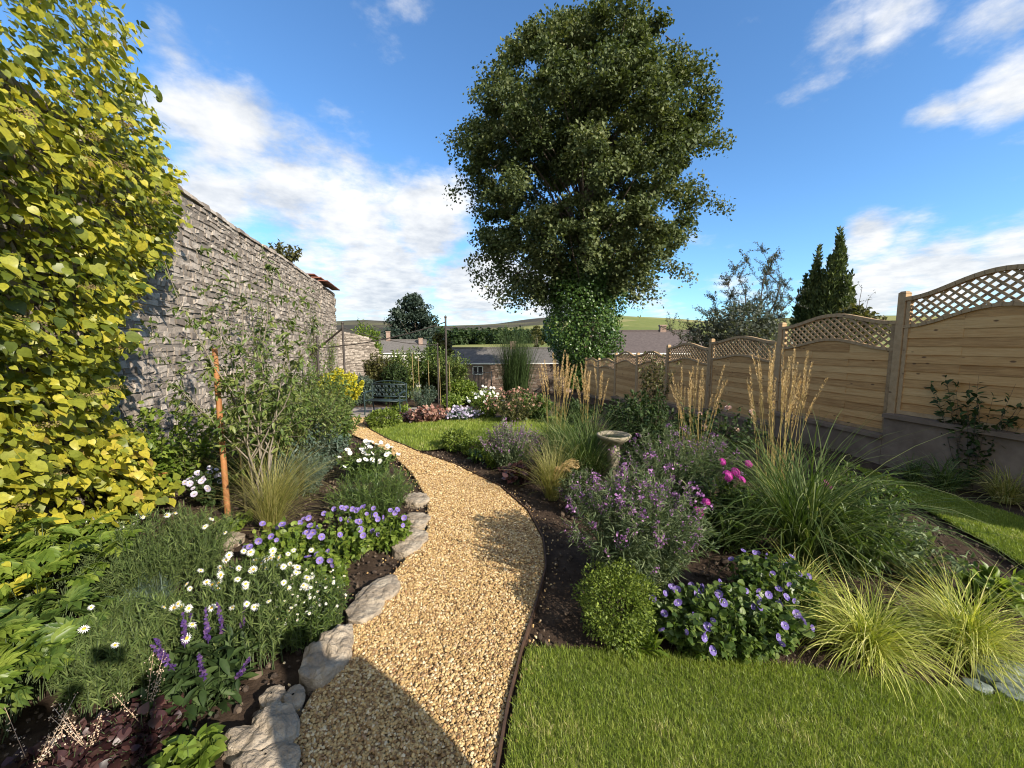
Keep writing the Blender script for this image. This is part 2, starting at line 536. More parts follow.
M_glass = plain('window_glass', [(.02, .022, .025), (.035, .04, .045)], .08, 1, spec=.6)
M_whitep = plain('white_paint', [(.7, .7, .68), (.8, .8, .78)], .5, 4)
M_paving = plain('paving_stone', [(.22, .19, .16), (.34, .3, .26)], .9, 5, bs=.3)
M_trunk = plain('tree_bark', [(.055, .042, .03), (.11, .085, .06), (.16, .125, .09)], .9, 9, bs=1, bd=.03)
M_cloth = plain('dark_cloth', [(.03, .035, .05), (.05, .055, .075)], .9, 30)


# ------------------------------------------------------------------ things
def tag(o, label=None, cat=None, group=None, kind=None):
    if label: o['label'] = label
    if cat: o['category'] = cat
    if group: o['group'] = group
    if kind: o['kind'] = kind
    return o


def thing(name, loc, label, cat, group=None):
    o = bpy.data.objects.new(name, None)
    o.empty_display_size = .1
    COL.objects.link(o)
    o.location = tuple(loc)
    return tag(o, label, cat, group)


def child(o, parent):
    o.parent = parent
    return o


# ------------------------------------------------------------------ ground, path, lawns
def axis(lo, hi, st, lo2, hi2, grow=1.13):
    a = list(np.arange(lo, hi + st / 2, st))
    d = st
    while a[-1] < hi2:
        d *= grow; a.append(a[-1] + d)
    d = st
    while a[0] > lo2:
        d *= grow; a.insert(0, a[0] - d)
    return np.array(a)


def grid_faces(ny, nx):
    i = np.arange(ny * nx).reshape(ny, nx)
    return np.stack([i[:-1, :-1], i[:-1, 1:], i[1:, 1:], i[1:, :-1]], -1).reshape(-1, 4)


xs = axis(-9, 10, .1, -4500, 4500)
ys = axis(-3, 21, .1, -60, 5200)
X, Y = np.meshgrid(xs, ys)
Z = terr(X, Y)
pp = np.stack([X, Y, Z], -1)
near = (Y < 24) & (np.abs(X) < 14)
Z = Z - np.where(near, .012 + .01 * (1 + noise3(pp, 5, 1)) + .006 * (1 + noise3(pp, 17, 2)), .03)
farw = np.clip((Y - 250) / 1500, 0, 1)
ridge = noise3(np.stack([X / 330, Y / 900, Z * 0], -1), 1, 3) * 42 + noise3(np.stack([X / 130, Y / 330, Z * 0], -1), 1, 5) * 7
Z = Z + farw * ridge - farw * 55 * np.clip(-(X + .33 * Y - 100) / 900, 0, .5)
gg = Geo(); gg.add(np.stack([X, Y, Z], -1), grid_faces(len(ys), len(xs)), r=.5)
tag(gg.build('ground', M_ground, smooth=True), 'dark crumbly garden soil running out to the fields and hills', 'ground', kind='structure')


def world_line(pts):
    return np.array([G(u, v) for u, v in pts])


PL = world_line([(276, 790), (282, 768), (300, 715), (326, 670), (355, 615), (388, 580), (412, 552), (428, 528), (427, 500), (412, 474), (392, 455), (366, 441), (345, 432), (336, 424), (338, 418)])
PR = world_line([(494, 790), (497, 768), (508, 705), (522, 650), (536, 605), (546, 568), (543, 540), (528, 512), (500, 487), (455, 465), (415, 451), (388, 440), (370, 430), (363, 424), (366, 418)])


def edge_fn(L):
    o = np.argsort(L[:, 1])
    return lambda y: np.interp(y, L[o, 1], L[o, 0])


pl, pr = edge_fn(PL), edge_fn(PR)
y0p, y1p = -.6, PL[-1, 1]
# extend straight back under the camera
pl_ = lambda y: np.where(y < PL[0, 1], PL[0, 0] + (y - PL[0, 1]) * -.28, pl(y))
pr_ = lambda y: np.where(y < PR[0, 1], PR[0, 0] + (y - PR[0, 1]) * .0, pr(y))


def sheet(name, fl, fr, y0, y1, mat, dz, label, cat, n=80, nx=8, kind='structure'):
    yy = np.linspace(y0, y1, n)
    t = np.linspace(0, 1, nx)
    X = fl(yy)[:, None] * (1 - t) + fr(yy)[:, None] * t
    Y = np.repeat(yy[:, None], nx, 1)
    gq = Geo(); gq.add(np.stack([X, Y, terr(X, Y) + dz], -1), grid_faces(n, nx), r=.5)
    return tag(gq.build(name, mat), label, cat, kind=kind)


sheet('path', pl_, pr_, y0p, y1p, M_gravelbed, .004, 'curving garden path surfaced with golden gravel', 'path')


def scatter(fl, fr, y0, y1, n):
    y = rng.uniform(y0, y1, n * 3)
    xl, xr = fl(y), fr(y)
    wmax = np.max(xr - xl)
    k = rng.random(len(y)) < (xr - xl) / wmax
    y = y[k][:n]
    xl, xr = fl(y), fr(y)
    x = xl + (xr - xl) * rng.random(len(y))
    return x, y


gv = Geo()
for (a, b, n, s0, s1) in ((.7, 2.4, 26000, .0045, .0102), (2.4, 4.6, 28000, .0055, .0108), (4.6, y1p, 14000, .009, .0145)):
    x, y = scatter(lambda q: pl_(q) + .01, lambda q: pr_(q) - .012, a, b, n)
    s = rng.uniform(s0, s1, len(x))
    sc = np.stack([s * rng.uniform(.7, 1.3, len(x)), s * rng.uniform(.6, 1.1, len(x)), s * rng.uniform(.4, .8, len(x))], 1)
    az = rng.uniform(0, 2 * PI, len(x))
    tilt = rng.normal(0, .35, (len(x), 2))
    nn = unit(np.stack([tilt[:, 0], tilt[:, 1], np.ones(len(x))], 1))
    Rm = frame(np.stack([np.cos(az), np.sin(az), np.zeros(len(x))], 1), nn)
    # jitter template per batch
    for k in range(5):
        sel = np.arange(len(x)) % 5 == k
        tv = ICO[0] * rng.uniform(.78, 1.2, (12, 1))
        gv.inst((tv, ICO[1], ICO[2]), np.stack([x, y, terr(x, y) + .006 + rng.random(len(x)) * .008], 1)[sel], Rm[sel], sc[sel])
ns_ = 420
y = rng.uniform(1.2, 6, ns_); sd_ = rng.random(ns_) < .5
x = np.where(sd_, pl_(y) - np.abs(rng.normal(0, .09, ns_)), pr_(y) + .02 + np.abs(rng.normal(0, .05, ns_)))
sg_ = rng.uniform(.005, .01, ns_)
gv.inst(ICO, np.stack([x, y, terr(x, y) + .004], 1), rand_rot(ns_), np.stack([sg_, sg_ * .8, sg_ * .6], 1))
tag(gv.build('gravel', M_peb), 'loose golden gravel stones spread over the path', 'gravel', kind='stuff')

# steel edging beside the path
eg = Geo()
yy = np.linspace(.6, PR[-1, 1] - .02, 120)
xx = pr_(yy)
zt = terr(xx, yy)
o = .006
V = np.stack([np.stack([xx - o / 2, yy, zt - .05], -1), np.stack([xx - o / 2, yy, zt + .028], -1), np.stack([xx + o, yy, zt + .028], -1), np.stack([xx + o, yy, zt - .05], -1)], 1)
i = np.arange(120 * 4).reshape(120, 4)
eg.add(V, np.concatenate([np.stack([i[:-1, k], i[1:, k], i[1:, (k + 1) % 4], i[:-1, (k + 1) % 4]], -1) for k in range(3)]), r=.4)
tag(eg.build('path_edging', M_edge), 'rusty dark edging strip curving along the gravel path', 'edging')


def lawn(label, fl, fr, y0, y1, n, h, w, seed=0, dens=None):
    sheet('lawn', fl, fr, y0, y1, M_lawnbed, .004, label, 'lawn', n=40, nx=10)
    x, y = scatter(fl, fr, y0, y1, n)
    x = x + rng.normal(0, .008, len(x)); y = y + rng.normal(0, .009, len(x))
    az = rng.uniform(0, 2 * PI, len(x))
    q = Geo()
    pz = np.stack([x, y, terr(x, y) + .002], 1)
    patch = noise3(pz, 2.4, seed) * .5 + noise3(pz, 8, seed + 2) * .5 + noise3(pz, 21, seed + 4) * .35
    r = np.clip(rng.random(len(x)) * .75 + .12 + patch * .3, 0, 1)
    q.blades(pz, az, h * rng.uniform(.5, 1.35, len(x)) * (1 + .3 * patch), np.full(len(x), w) * rng.uniform(.7, 1.3, len(x)), rng.normal(.1, .38, len(x)), rng.uniform(-.4, 1.5, len(x)), K=2, r=r, tip=.15)
    return tag(q.build('grass', M_lawn), 'short mown grass blades of the ' + label, 'grass', kind='stuff')


nl = world_line([(480, 800), (500, 756), (504, 735), (514, 690), (521, 648)])
nt_ = world_line([(521, 648), (600, 650), (700, 656), (850, 674), (1030, 700), (1150, 730)])
# near lawn: y range per x -> treat as strip in y with right edge clipped
ylo, yhi = .35, nt_[0, 1]
fr_near = lambda y: np.interp(y, nt_[::-1, 1], nt_[::-1, 0], left=3.0)
fl_near = lambda y: pr_(y) + .03
nl1 = nt_[-1, 1]
lawn('lit lawn edge beside the gravel path', fl_near, lambda y: np.where(y < nl1, 3.2, fr_near(y)), .4, yhi - .005, 170000, .029, .0024, 1)
fence_x = lambda y: 5.2 + (y - 5.2) * -.139
rl = world_line([(1060, 590), (1024, 566), (985, 543), (940, 518), (900, 497), (872, 480), (850, 462)])
rlf = edge_fn(rl)
lawn('shaded lawn strip running along the wooden fence', lambda y: np.where(y < rl[0, 1], 4.2, rlf(y)), lambda y: fence_x(y) - .75, 1.2, rl[-1, 1], 110000, .035, .0045, 2)
fa = world_line([(366, 428), (385, 439), (405, 446.5), (426, 451)])
fb = world_line([(426, 451), (455, 447), (490, 440), (530, 436), (580, 432)])
ft = world_line([(366, 428), (380, 424), (420, 421.5), (470, 419.5), (530, 418), (580, 417)])
# lens-shaped far lawn as strip in y
fy0, fy1 = fa[-1, 1], ft[-1, 1]
flL = lambda y: np.maximum(pr_(y) + .03, np.interp(y, ft[:, 1], ft[:, 0]))
flR = lambda y: np.interp(y, np.sort(fb[:, 1]), fb[np.argsort(fb[:, 1]), 0], right=fb[-1, 0])
lawn('small lit lawn curving inside the gravel path bend', flL, lambda y: np.maximum(flR(y), flL(y) + .02), fy0 + .02, fy1, 40000, .05, .008, 3)

# soil crumbs
cr = Geo()
cx = rng.uniform(-4.5, 5, 26000); cy = rng.uniform(1.0, 8, 26000)
ok = ~((cx > pl_(cy) - .0) & (cx < pr_(cy) + .03)) & ~((cx > fl_near(cy)) & (cy < yhi) & (cx < np.where(cy < nl1, 3.2, fr_near(cy)))) & (np.abs(cx) < cy * 1.5 + .6)
ok &= ~((cx > np.where(cy < rl[0, 1], 4.2, rlf(cy))) & (cy < rl[-1, 1])) & ~((cx > flL(cy)) & (cx < flR(cy)) & (cy > fy0))
cx, cy = cx[ok], cy[ok]
s = rng.gamma(2., .0035, len(cx)) + .002
cr.inst(ICO, np.stack([cx, cy, terr(cx, cy) - .008], 1), rand_rot(len(cx)), np.stack([s, s * rng.uniform(.5, 1, len(cx)), s * rng.uniform(.5, .9, len(cx))], 1))
tag(cr.build('soil_crumbs', M_crumb), 'crumbs of dark soil and bark on the flower beds', 'soil', kind='stuff')

# ------------------------------------------------------------------ stone walls
WD = unit(np.array([-.2565, 1, 0]))          # direction of the long wall
WN = np.array([WD[1], -WD[0], 0])            # its normal, into the garden


def wallpt(s):
    return np.array([-4.2, 4.26, 0]) + WD * s


def stone_wall(parent, A, D, Nn, length, bottom, top, hs=(.055, .13), ls=(.12, .4), thick=.45, name='wall_face', dep=.013, sm=None):
    q = Geo(); z = bottom
    while z < max(top(0), top(length), top(length / 2)) + .02:
        h = rng.uniform(*hs)
        x = -rng.uniform(0, .3)
        wob = rng.uniform(0, 6)
        while x < length:
            l = rng.uniform(*ls) * (1 if rng.random() > .12 else .5)
            xc = x + l / 2
            zz = z + .018 * math.sin(xc * 2.1 + wob)
            hh = h * (1 if rng.random() > .15 else rng.uniform(.6, .9))
            if zz + hh * .5 < top(xc):
                gx, gz = .003 + rng.random() * .006, .002 + rng.random() * .006
                o_ = rng.normal(0, .006)
                jl = rng.normal(0, .008, (4, 2))
                cs = np.array([[x + gx, zz + gz], [x + l - gx, zz + gz], [x + l - gx, zz + hh - gz], [x + gx, zz + hh - gz]]) + jl
                mid = cs.mean(0)
                ins = mid + (cs - mid) * np.array([.94, .86]) + rng.normal(0, .002, (4, 2))
                oo = dep + o_ + rng.normal(0, .005, 4)
                V = [A + D * c[0] + np.array([0, 0, c[1]]) - Nn * .03 for c in cs] + [A + D * c[0] + np.array([0, 0, c[1]]) + Nn * (dep * .5 + o_) for c in cs] + [A + D * c[0] + np.array([0, 0, c[1]]) + Nn * oo[k] for k, c in enumerate(ins)]
                f = [[8, 9, 10, 11]]
                for k in range(4):
                    k2 = (k + 1) % 4
                    f += [[k, k2, 4 + k2, 4 + k], [4 + k, 4 + k2, 8 + k2, 8 + k]]
                q.add(V, f, r=rng.random())
            x += l
        z += h
    q.build(name, sm or M_wall, parent)
    # core
    c = Geo(); n = 24
    ss = np.linspace(0, length, n)
    rows = []
    for s_ in ss:
        b = A + D * s_
        t = top(s_) - .02
        rows.append([b + np.array([0, 0, bottom]), b + np.array([0, 0, t]), b - Nn * thick + np.array([0, 0, t]), b - Nn * thick + np.array([0, 0, bottom])])
    i = np.arange(n * 4).reshape(n, 4)
    f = [np.stack([i[:-1, k], i[1:, k], i[1:, (k + 1) % 4], i[:-1, (k + 1) % 4]], -1) for k in range(4)]
    f.append(np.array([[i[0, 0], i[0, 1], i[0, 2], i[0, 3]], [i[-1, 3], i[-1, 2], i[-1, 1], i[-1, 0]]]))
    c.add(np.array(rows), np.concatenate(f), r=.5)
    c.build('wall_core', M_mortar, parent)
    # coping of upright stones
    cp = Geo(); s_ = 0
    while s_ < length - .05:
        l = rng.uniform(.1, .28)
        t = top(s_ + l / 2)
        if t > bottom + .5:
            cp.box(A + D * (s_ + l / 2) - Nn * (thick / 2 - .02) + np.array([0, 0, t + .02]), (thick + .04 + rng.normal(0, .02), l - .008, .05 + rng.random() * .04), rz=math.atan2(Nn[1], Nn[0]) + rng.normal(0, .04), taper=.93)
        s_ += l
    cp.build('coping', sm or M_wall, parent)


w1 = thing('stone_wall', wallpt(5), 'tall weathered rubble stone garden wall with red tiles at its end', 'wall')
stone_wall(w1, wallpt(-5.2), WD, WN, 5.2 + 9.6, -.3, lambda s: 3.66 + .02 * math.sin(s * 1.3), hs=(.045, .1), ls=(.06, .22))
stone_wall(w1, wallpt(9.6) + WN * .02, WD, WN, 2.3, -.8, lambda s: 3.62 - .02 * s, hs=(.05, .1), ls=(.12, .3), name='end_wall_face')
tl = Geo()
for k in range(11):
    for j in range(3):
        a = wallpt(9.55 + k * .22) + WN * (.1 - j * .2) + np.array([0, 0, 3.78 + j * .1])
        tl.box(a, (.3, .21, .03), rz=math.atan2(WN[1], WN[0]) + rng.normal(0, .02))
tl.build('tile_coping', M_tile, w1)
# lower wall with rounded end beyond
A2 = wallpt(11.9) - WN * .1; B2 = P(383, 395, 19.0)
A2 = np.array([A2[0] - .3, A2[1], 0]); B2 = np.array([B2[0], B2[1], 0])
D2 = unit(B2 - A2); N2 = np.array([D2[1], -D2[0], 0]); L2 = np.linalg.norm(B2 - A2)
w2 = thing('stone_wall', A2, 'lower rubble stone wall with a rounded end behind the bench', 'wall')
stone_wall(w2, A2, D2, N2, L2, -1.2, lambda s: 2.25 - .5 * (s / L2) - (1.25 * max(0, (s / L2 - .72) / .28) ** 2.2), hs=(.05, .1), ls=(.1, .26), thick=.4, dep=.03)

# ------------------------------------------------------------------ fence
posts = [(None, None, None)] + [(897, 297, 5.2), (779, 327, 7.11), (710, 345, 9.08), (667, 351, 10.96), (638, 356, 12.74), (616, 356, 14.5), (598, 360, 16.3), (586, 361, 17.9)]
FX = [np.array([fence_x(y), y, 0.]) for y in (2.05, 3.28, 5.2, 7.11, 9.05, 10.9, 12.74, 14.5, 16.25, 17.9)]
endtop = [2.3, 2.22, 1.92, 1.66, 1.52, 1.26, 1.22, .97, .93]
peak = [.1, .22, .16, .12, .13, .15, .15, .1, .1]
fen = thing('wooden_fence', FX[3], 'stepped timber panel fence with arched lattice tops and posts', 'fence')
FD = unit(FX[2] - FX[1]); FN = np.array([-FD[1], FD[0], 0])     # garden side normal
if FN[0] > 0: FN = -FN
bands = []


def arch(s):  # 0..1 -> 0 at ends, 1 mid, flat at both
    return .5 - .5 * math.cos(2 * PI * s)


def curve_bar(q, A, L, f, w, h, n=22):
    for k in range(n):
        s0, s1 = k / n, (k + 1) / n
        a = A + FD * (s0 * L) + np.array([0, 0, f(s0)]); b = A + FD * (s1 * L) + np.array([0, 0, f(s1)])
        d = unit(b - a)
        q.bar(a - d * .004, b + d * .004, w, h, r=.5)


for k in range(9):
    A, B = FX[k], FX[k + 1]
    pw = .09
    A = A + FD * pw / 2; L = np.linalg.norm(B - A) - pw / 2
    te, pk = endtop[k], peak[k]
    bot = te - 1.54
    lat = .38 if k < 5 else .3
    low = lambda s: te - lat + pk * .9 * arch(s) if True else 0
    topf = lambda s: te - .02 + pk * arch(s)
    pan = thing('fence_panel', A, None, None)
    child(pan, fen); pan.matrix_parent_inverse = fen.matrix_basis.inverted()
    bpy.context.view_layer.update()
    # boards
    q = Geo(); z = bot + .05; bh = .118; row = 0
    while z < te - lat + pk:
        # spans where board lies under the low curve
        n = 20
        for c in range(3):
            s0, s1 = c / 3, (c + 1) / 3
            off = .012 + .004 * ((row + c) % 2)
            rv_ = (row * .37 + c * .05 + k * .13) % 1
            if z + bh < te - lat:
                m0 = A + FD * L * (s0 + s1) / 2 + FN * off
                q.box(m0 + np.array([0, 0, z + bh / 2]), (L * (s1 - s0), .011, bh), ax=[FD, unit(FN + np.array([0, 0, .11])), unit(np.array([0, 0, 1]) - FN * .11)], r=rv_)
            else:
                aa = np.linspace(s0, s1, 17)
                hh_ = np.array([min(z + bh, low(a_)) for a_ in aa])
                if (hh_ > z + .002).any():
                    hh_ = np.maximum(hh_, z + .0015)
                    rows = [[A + FD * L * a_ + FN * (off + o_) + np.array([0, 0, zz_]) for a_, h_ in zip(aa, hh_) for zz_ in ((z, h_))] for o_ in (.0055, -.0055)]
                    ii = np.arange(34).reshape(17, 2)
                    f_ = [[ii[m_, 0], ii[m_ + 1, 0], ii[m_ + 1, 1], ii[m_, 1]] for m_ in range(16)]
                    q.add(np.array(rows[0] + rows[1]), f_ + [[34 + x_ for x_ in g_[::-1]] for g_ in f_], r=rv_)
        z += bh - .012; row += 1
    ob = q.build('boards', M_fence, pan)
    q = Geo()
    for s in (1 / 3, 2 / 3):
        a = A + FD * L * s + FN * -.012
        q.bar(a + np.array([0, 0, bot]), a + np.array([0, 0, low(s)]), .045, .02, up=FN)
    for s in (.018, .982):
        a = A + FD * L * s + FN * .01
        q.bar(a + np.array([0, 0, bot]), a + np.array([0, 0, topf(s)]), .045, .045, up=FN)
    a = A + FN * .012 + np.array([0, 0, bot + .025]); q.bar(a + FD * .02, a + FD * (L - .02), .045, .05)
    curve_bar(q, A + FN * .016, L, low, .05, .04)
    curve_bar(q, A + FN * .016, L, lambda s: topf(s), .065, .05)
    q.build('frame', M_rail, pan)
    # lattice
    q = Geo(); st = .115
    for sg in (1, -1):
        x0 = -1.0
        while x0 < L + 1.0:
            pts = []
            for t in np.linspace(-.1, 1.1, 121):
                x = x0 + sg * (t * .9); zz = te - lat - .05 + t * .75
                if .03 < x < L - .03 and low(x / L) < zz < topf(x / L):
                    pts.append((x, zz))
            if len(pts) > 2:
                (xa, za), (xb, zb) = pts[0], pts[-1]
                off = FN * (.018 if sg > 0 else .008)
                q.bar(A + FD * xa + off + np.array([0, 0, za]), A + FD * xb + off + np.array([0, 0, zb]), .028 * 1.0, .008, up=FN)
            x0 += st
    q.build('lattice', M_rail, pan)
for k in range(0, 10):
    top_ = max(endtop[max(k - 1, 0)], endtop[k] if k < 9 else 0) + .06
    q = Geo(); b0 = terr(0, FX[k][1]) - .05
    q.box(FX[k] + np.array([0, 0, (top_ + b0) / 2]), (.09, .09, top_ - b0), rz=math.atan2(FD[1], FD[0]))
    q.box(FX[k] + np.array([0, 0, top_ + .008]), (.1, .1, .03), rz=math.atan2(FD[1], FD[0]), taper=.55)
    q.build('post', M_rail, fen)
# retaining wall under the fence
rw = thing('retaining_wall', FX[2], 'low dark concrete retaining wall stepped below the fence panels', 'wall')
for k in range(9):
    q = Geo()
    A, B = FX[k] + FN * .01, FX[k + 1] + FN * .01
    bot = endtop[k] - 1.545
    b0 = min(terr(0, A[1]), terr(0, B[1])) - .1
    c = (A + B) / 2 + FN * .03
    if bot - b0 > .05:
        q.box(c + np.array([0, 0, (bot + b0) / 2]), (np.linalg.norm(B - A) - .004, .2, bot - b0), rz=math.atan2(FD[1], FD[0]))
        q.box(c + FN * .015 + np.array([0, 0, bot + .003 - .03]), (np.linalg.norm(B - A) - .006, .25, .05), rz=math.atan2(FD[1], FD[0]))
        q.build('wall_section', M_conc, rw)

exec_plants = True


# ------------------------------------------------------------------ plant tools
def stems(base, n, h, spread, K=7, r0=.03, hv=.25, pw=1.3, dome=.35, squash=(1, 1), az0=None):
    az = rng.uniform(0, 2 * PI, n) if az0 is None else az0
    rr = spread * np.sqrt(rng.random(n))
    hh = h * (1 - dome * (rr / (spread + 1e-6)) ** 2) * rng.uniform(1 - hv, 1 + hv * .3, n)
    b = np.stack([np.cos(az) * squash[0], np.sin(az) * squash[1]], 1)
    st = np.sqrt(rng.random(n)) * r0
    t = np.linspace(0, 1, K)
    rad = st[:, None] + (rr - st)[:, None] * t[None] ** pw
    wob = rng.normal(0, .02, (n, 1, 2)) * np.sin(t * 5)[None, :, None] * h
    xy = b[:, None] * rad[..., None] + wob
    return np.concatenate([xy, (hh[:, None] * t[None])[..., None]], 2) + np.asarray(base)


def on_stems(S, m, t0=.1, t1=1.):
    N, K, _ = S.shape
    t = rng.uniform(t0, t1, (N, m)) * (K - 1)
    k = np.minimum(t.astype(int), K - 2); f = (t - k)[..., None]
    ii = np.arange(N)[:, None]
    p = S[ii, k] * (1 - f) + S[ii, k + 1] * f
    d = unit(S[ii, k + 1] - S[ii, k])
    return p.reshape(-1, 3), d.reshape(-1, 3)


def leaves(q, p, d, L, W, tmpl=OVAL, out=1.0, up=.35, var=.35, r=None, droop=0., nup=1.0):
    n = len(p)
    rd = sph(n)
    dirs = unit(rd * out + d * up + np.array([0, 0, -droop]))
    nrm = unit(np.array([0, 0, nup]) + rng.normal(0, .45, (n, 3)))
    s = rng.uniform(1 - var, 1 + var, n)
    q.inst(tmpl, p, frame(dirs, nrm), np.stack([W * s, L * s, L * s], 1), r=r)


def flower_mesh(kind, size):
    q = Geo()
    if kind == 'daisy':
        n = 15
        for k in range(n):
            a = 2 * PI * k / n
            q.inst(OVAL, np.array([[math.cos(a), math.sin(a), .05]]) * size * .2, frame(np.array([[math.cos(a), math.sin(a), .12 * rng.normal()]]), np.array([[0, 0, 1.]])), np.array([[size * .22, size * .8, size * .5]]))
        q.lathe([(size * .32, 0), (size * .3, size * .1), (size * .18, size * .2), (.0001, size * .23)], (0, 0, .0), 10, m=1)
        return q.mesh('daisy_flower', [M_white, M_yelc])
    if kind == 'five':
        for k in range(5):
            a = 2 * PI * k / 5 + rng.normal(0, .06)
            q.inst(PETAL, np.array([[math.cos(a), math.sin(a), .0]]) * size * .08, frame(np.array([[math.cos(a), math.sin(a), .35]]), np.array([[0, 0, 1.]])), np.array([[size * 1.05, size * .95, size]]))
        q.lathe([(size * .14, 0), (size * .1, size * .12), (.0001, size * .14)], (0, 0, .01), 8, m=1)
        return q
    if kind == 'head':   # dome of florets
        c = sph(70); c[:, 2] = np.abs(c[:, 2]) * .8
        for k in range(5):
            a = rng.uniform(0, 2 * PI, len(c)) + k * 2 * PI / 5
            b = np.stack([np.cos(a), np.sin(a), np.zeros(len(c))], 1)
            t = unit(np.cross(c, b))
            q.inst(SIMPLE, c * size, frame(t + c * .2, c), np.full(len(c), size * .32))
        return q
    if kind == 'rose':
        for ring, (n, tl, rad) in enumerate(((5, 1.2, .15), (7, .75, .3), (8, .35, .45), (9, .05, .5))):
            for k in range(n):
                a = 2 * PI * k / n + ring
                q.inst(HEART, np.array([[math.cos(a) * rad, math.sin(a) * rad, 0]]) * size * .5, frame(np.array([[math.cos(a), math.sin(a), tl * 2.0]]), np.array([[-math.cos(a), -math.sin(a), .5]])), np.array([[size * .8, size * .8, size * .8]]))
        return q


FM = {}


def fl(kind, size, mats, key):
    if key not in FM:
        q = flower_mesh(kind, size)
        FM[key] = q if isinstance(q, bpy.types.Mesh) else q.mesh(key, mats)
    return FM[key]


def put_flowers(t, pts, mesh, name='flower', face=(.35, -.35, .8), jit=.35, sv=.25, stalk=None, label=None):
    for p in pts:
        o = bpy.data.objects.new(name, mesh)
        COL.objects.link(o)
        n = Vector(np.array(face) + rng.normal(0, jit, 3))
        o.rotation_euler = n.to_track_quat('Z', 'Y').to_euler()
        o.location = tuple(p)
        s = rng.uniform(1 - sv, 1 + sv)
        o.scale = (s, s, s)
        o.parent = t
        o.matrix_parent_inverse = t.matrix_basis.inverted()
        if label: o['label'] = label


def plant(name, label, cat, u, v, wpx, hpx, n=40, L=.05, W=.025, per=14, mat=None, smat=None, tmpl=OVAL, t0=.1, up=.35, out=1., sr=.003, r0=.04, pw=1.3, dome=.35, group=None, base=None, squash=(1, 1), droop=0, core=0, hv=.25, nup=1.):
    """a stemmed leafy plant whose foot stands at plan pixel u,v"""
    b = G(u, v) if base is None else np.array(base, float)
    d = depth(b)
    w, h = wpx / F * d / 2, hpx / F * d
    t = thing(name, b, label, cat, group)
    S = stems(b - np.array([0, 0, .02]), n, h, w, r0=r0, pw=pw, dome=dome, squash=squash, hv=hv)
    q = Geo(); q.tubes(S, np.linspace(sr, sr * .4, S.shape[1])[None] * np.ones((len(S), 1)), 3)
    q.build('stems', smat or M_stemg, t)
    q = Geo()
    p, dd = on_stems(S, per, t0)
    leaves(q, p, dd, L, W, tmpl, out, up, droop=droop, nup=nup)
    q.build('foliage', mat or M_mid, t)
    return t, S, b, w, h


def ball(name, label, u, v, wpx, hpx, n, L, mat, tmpl=SIMPLE, cat='shrub', group=None, base=None, lump=.12, wr=.6, shell=.45, zs=1.0):
    b = G(u, v) if base is None else np.array(base, float)
    d = depth(b)
    rx, rz = wpx / F * d / 2, hpx / F * d / 2
    t = thing(name, b, label, cat, group)
    q = Geo()
    dr = sph(n)
    rad = (1 - shell * rng.random(n) ** 2) * (1 + lump * noise3(dr, 4, rng.integers(9)) + .05 * rng.normal(size=n))
    p = b + np.array([0, 0, rz * .92]) + dr * rad[:, None] * np.array([rx, rx, rz])
    ok = p[:, 2] > b[2] - .02
    leaves(q, p[ok], dr[ok], L, L * wr, tmpl, .8, .9)
    q.build('foliage', mat, t)
    S = stems(b - np.array([0, 0, .03]), 14, rz * 1.5, rx * .8)
    q = Geo(); q.tubes(S, np.linspace(.004, .0015, S.shape[1])[None] * np.ones((len(S), 1)), 3); q.build('stems', M_stemb, t)
    return t


def grassy(name, label, u, v, wpx, hpx, n, w, mat, lean=.35, bend=1.3, cat='grass clump', group=None, base=None, K=6, lv=.25, r0=.05, azc=None, plume=None):
    b = G(u, v) if base is None else np.array(base, float)
    d = depth(b)
    W, H = wpx / F * d / 2, hpx / F * d
    L = math.hypot(W * .8, H) * 1.05
    t = thing(name, b, label, cat, group)
    az = rng.uniform(0, 2 * PI, n) if azc is None else rng.normal(azc[0], azc[1], n)
    rr = np.sqrt(rng.random(n)) * r0
    a2 = rng.uniform(0, 2 * PI, n)
    bs = b + np.stack([np.cos(a2) * rr, np.sin(a2) * rr, np.full(n, -.02)], 1)
    q = Geo()
    q.blades(bs, az, L * rng.uniform(1 - lv * 2, 1 + lv * .5, n), np.full(n, w) * rng.uniform(.6, 1.2, n), np.abs(rng.normal(0, lean, n)), bend * rng.uniform(.4, 1.35, n), K=K)
    q.build('blades', mat, t)
    return t, b


def plumes(t, b, n, H, spread, plume_len, thick, lean_az=None, label=None):
    """upright flower stalks with feathery seed heads; each plume is a child"""
    S = stems(b, n, H, spread, K=8, r0=.09, hv=.2, pw=1.2, dome=.1)
    q = Geo(); q.tubes(S, np.full((n, 8), .0017), 3); q.build('stalks', M_straw, t)
    for k in range(n):
        q = Geo()
        m = 130
        p0 = S[k, -1]; dd = unit(S[k, -1] - S[k, -2]); dd = unit(dd + rng.normal(0, .06, 3))
        tt = rng.random(m)
        arcd = np.array([dd[0], dd[1], 0]) * .25
        p = p0 + dd * (tt * plume_len)[:, None] - dd * plume_len * .35 + arcd * ((tt ** 2) * plume_len)[:, None]
        prof = np.sin(np.clip(tt * .95 + .05, 0, 1) * PI) ** .6 * thick
        rd = sph(m)
        p = p + rd * prof[:, None] * .5
        dirs = unit(dd + rd * .5)
        q.inst(SIMPLE, p, frame(dirs, rd), np.stack([np.full(m, thick * .4), np.full(m, thick * 2.0), np.full(m, thick)], 1))
        q.build('plume', M_plume, t)


def blossoms(t, p, size, mat, tmpl=SIMPLE, m=5, name='blossoms', per_r=None):
    """many tiny florets as one uncountable part"""
    q = Geo()
    for k in range(m):
        rd = sph(len(p))
        q.inst(tmpl, p + rd * size * .35, frame(rd, sph(len(p))), np.full(len(p), size) * rng.uniform(.6, 1.2, len(p)))
    o = q.build(name, mat, t)
    o['kind'] = 'stuff'
    return o


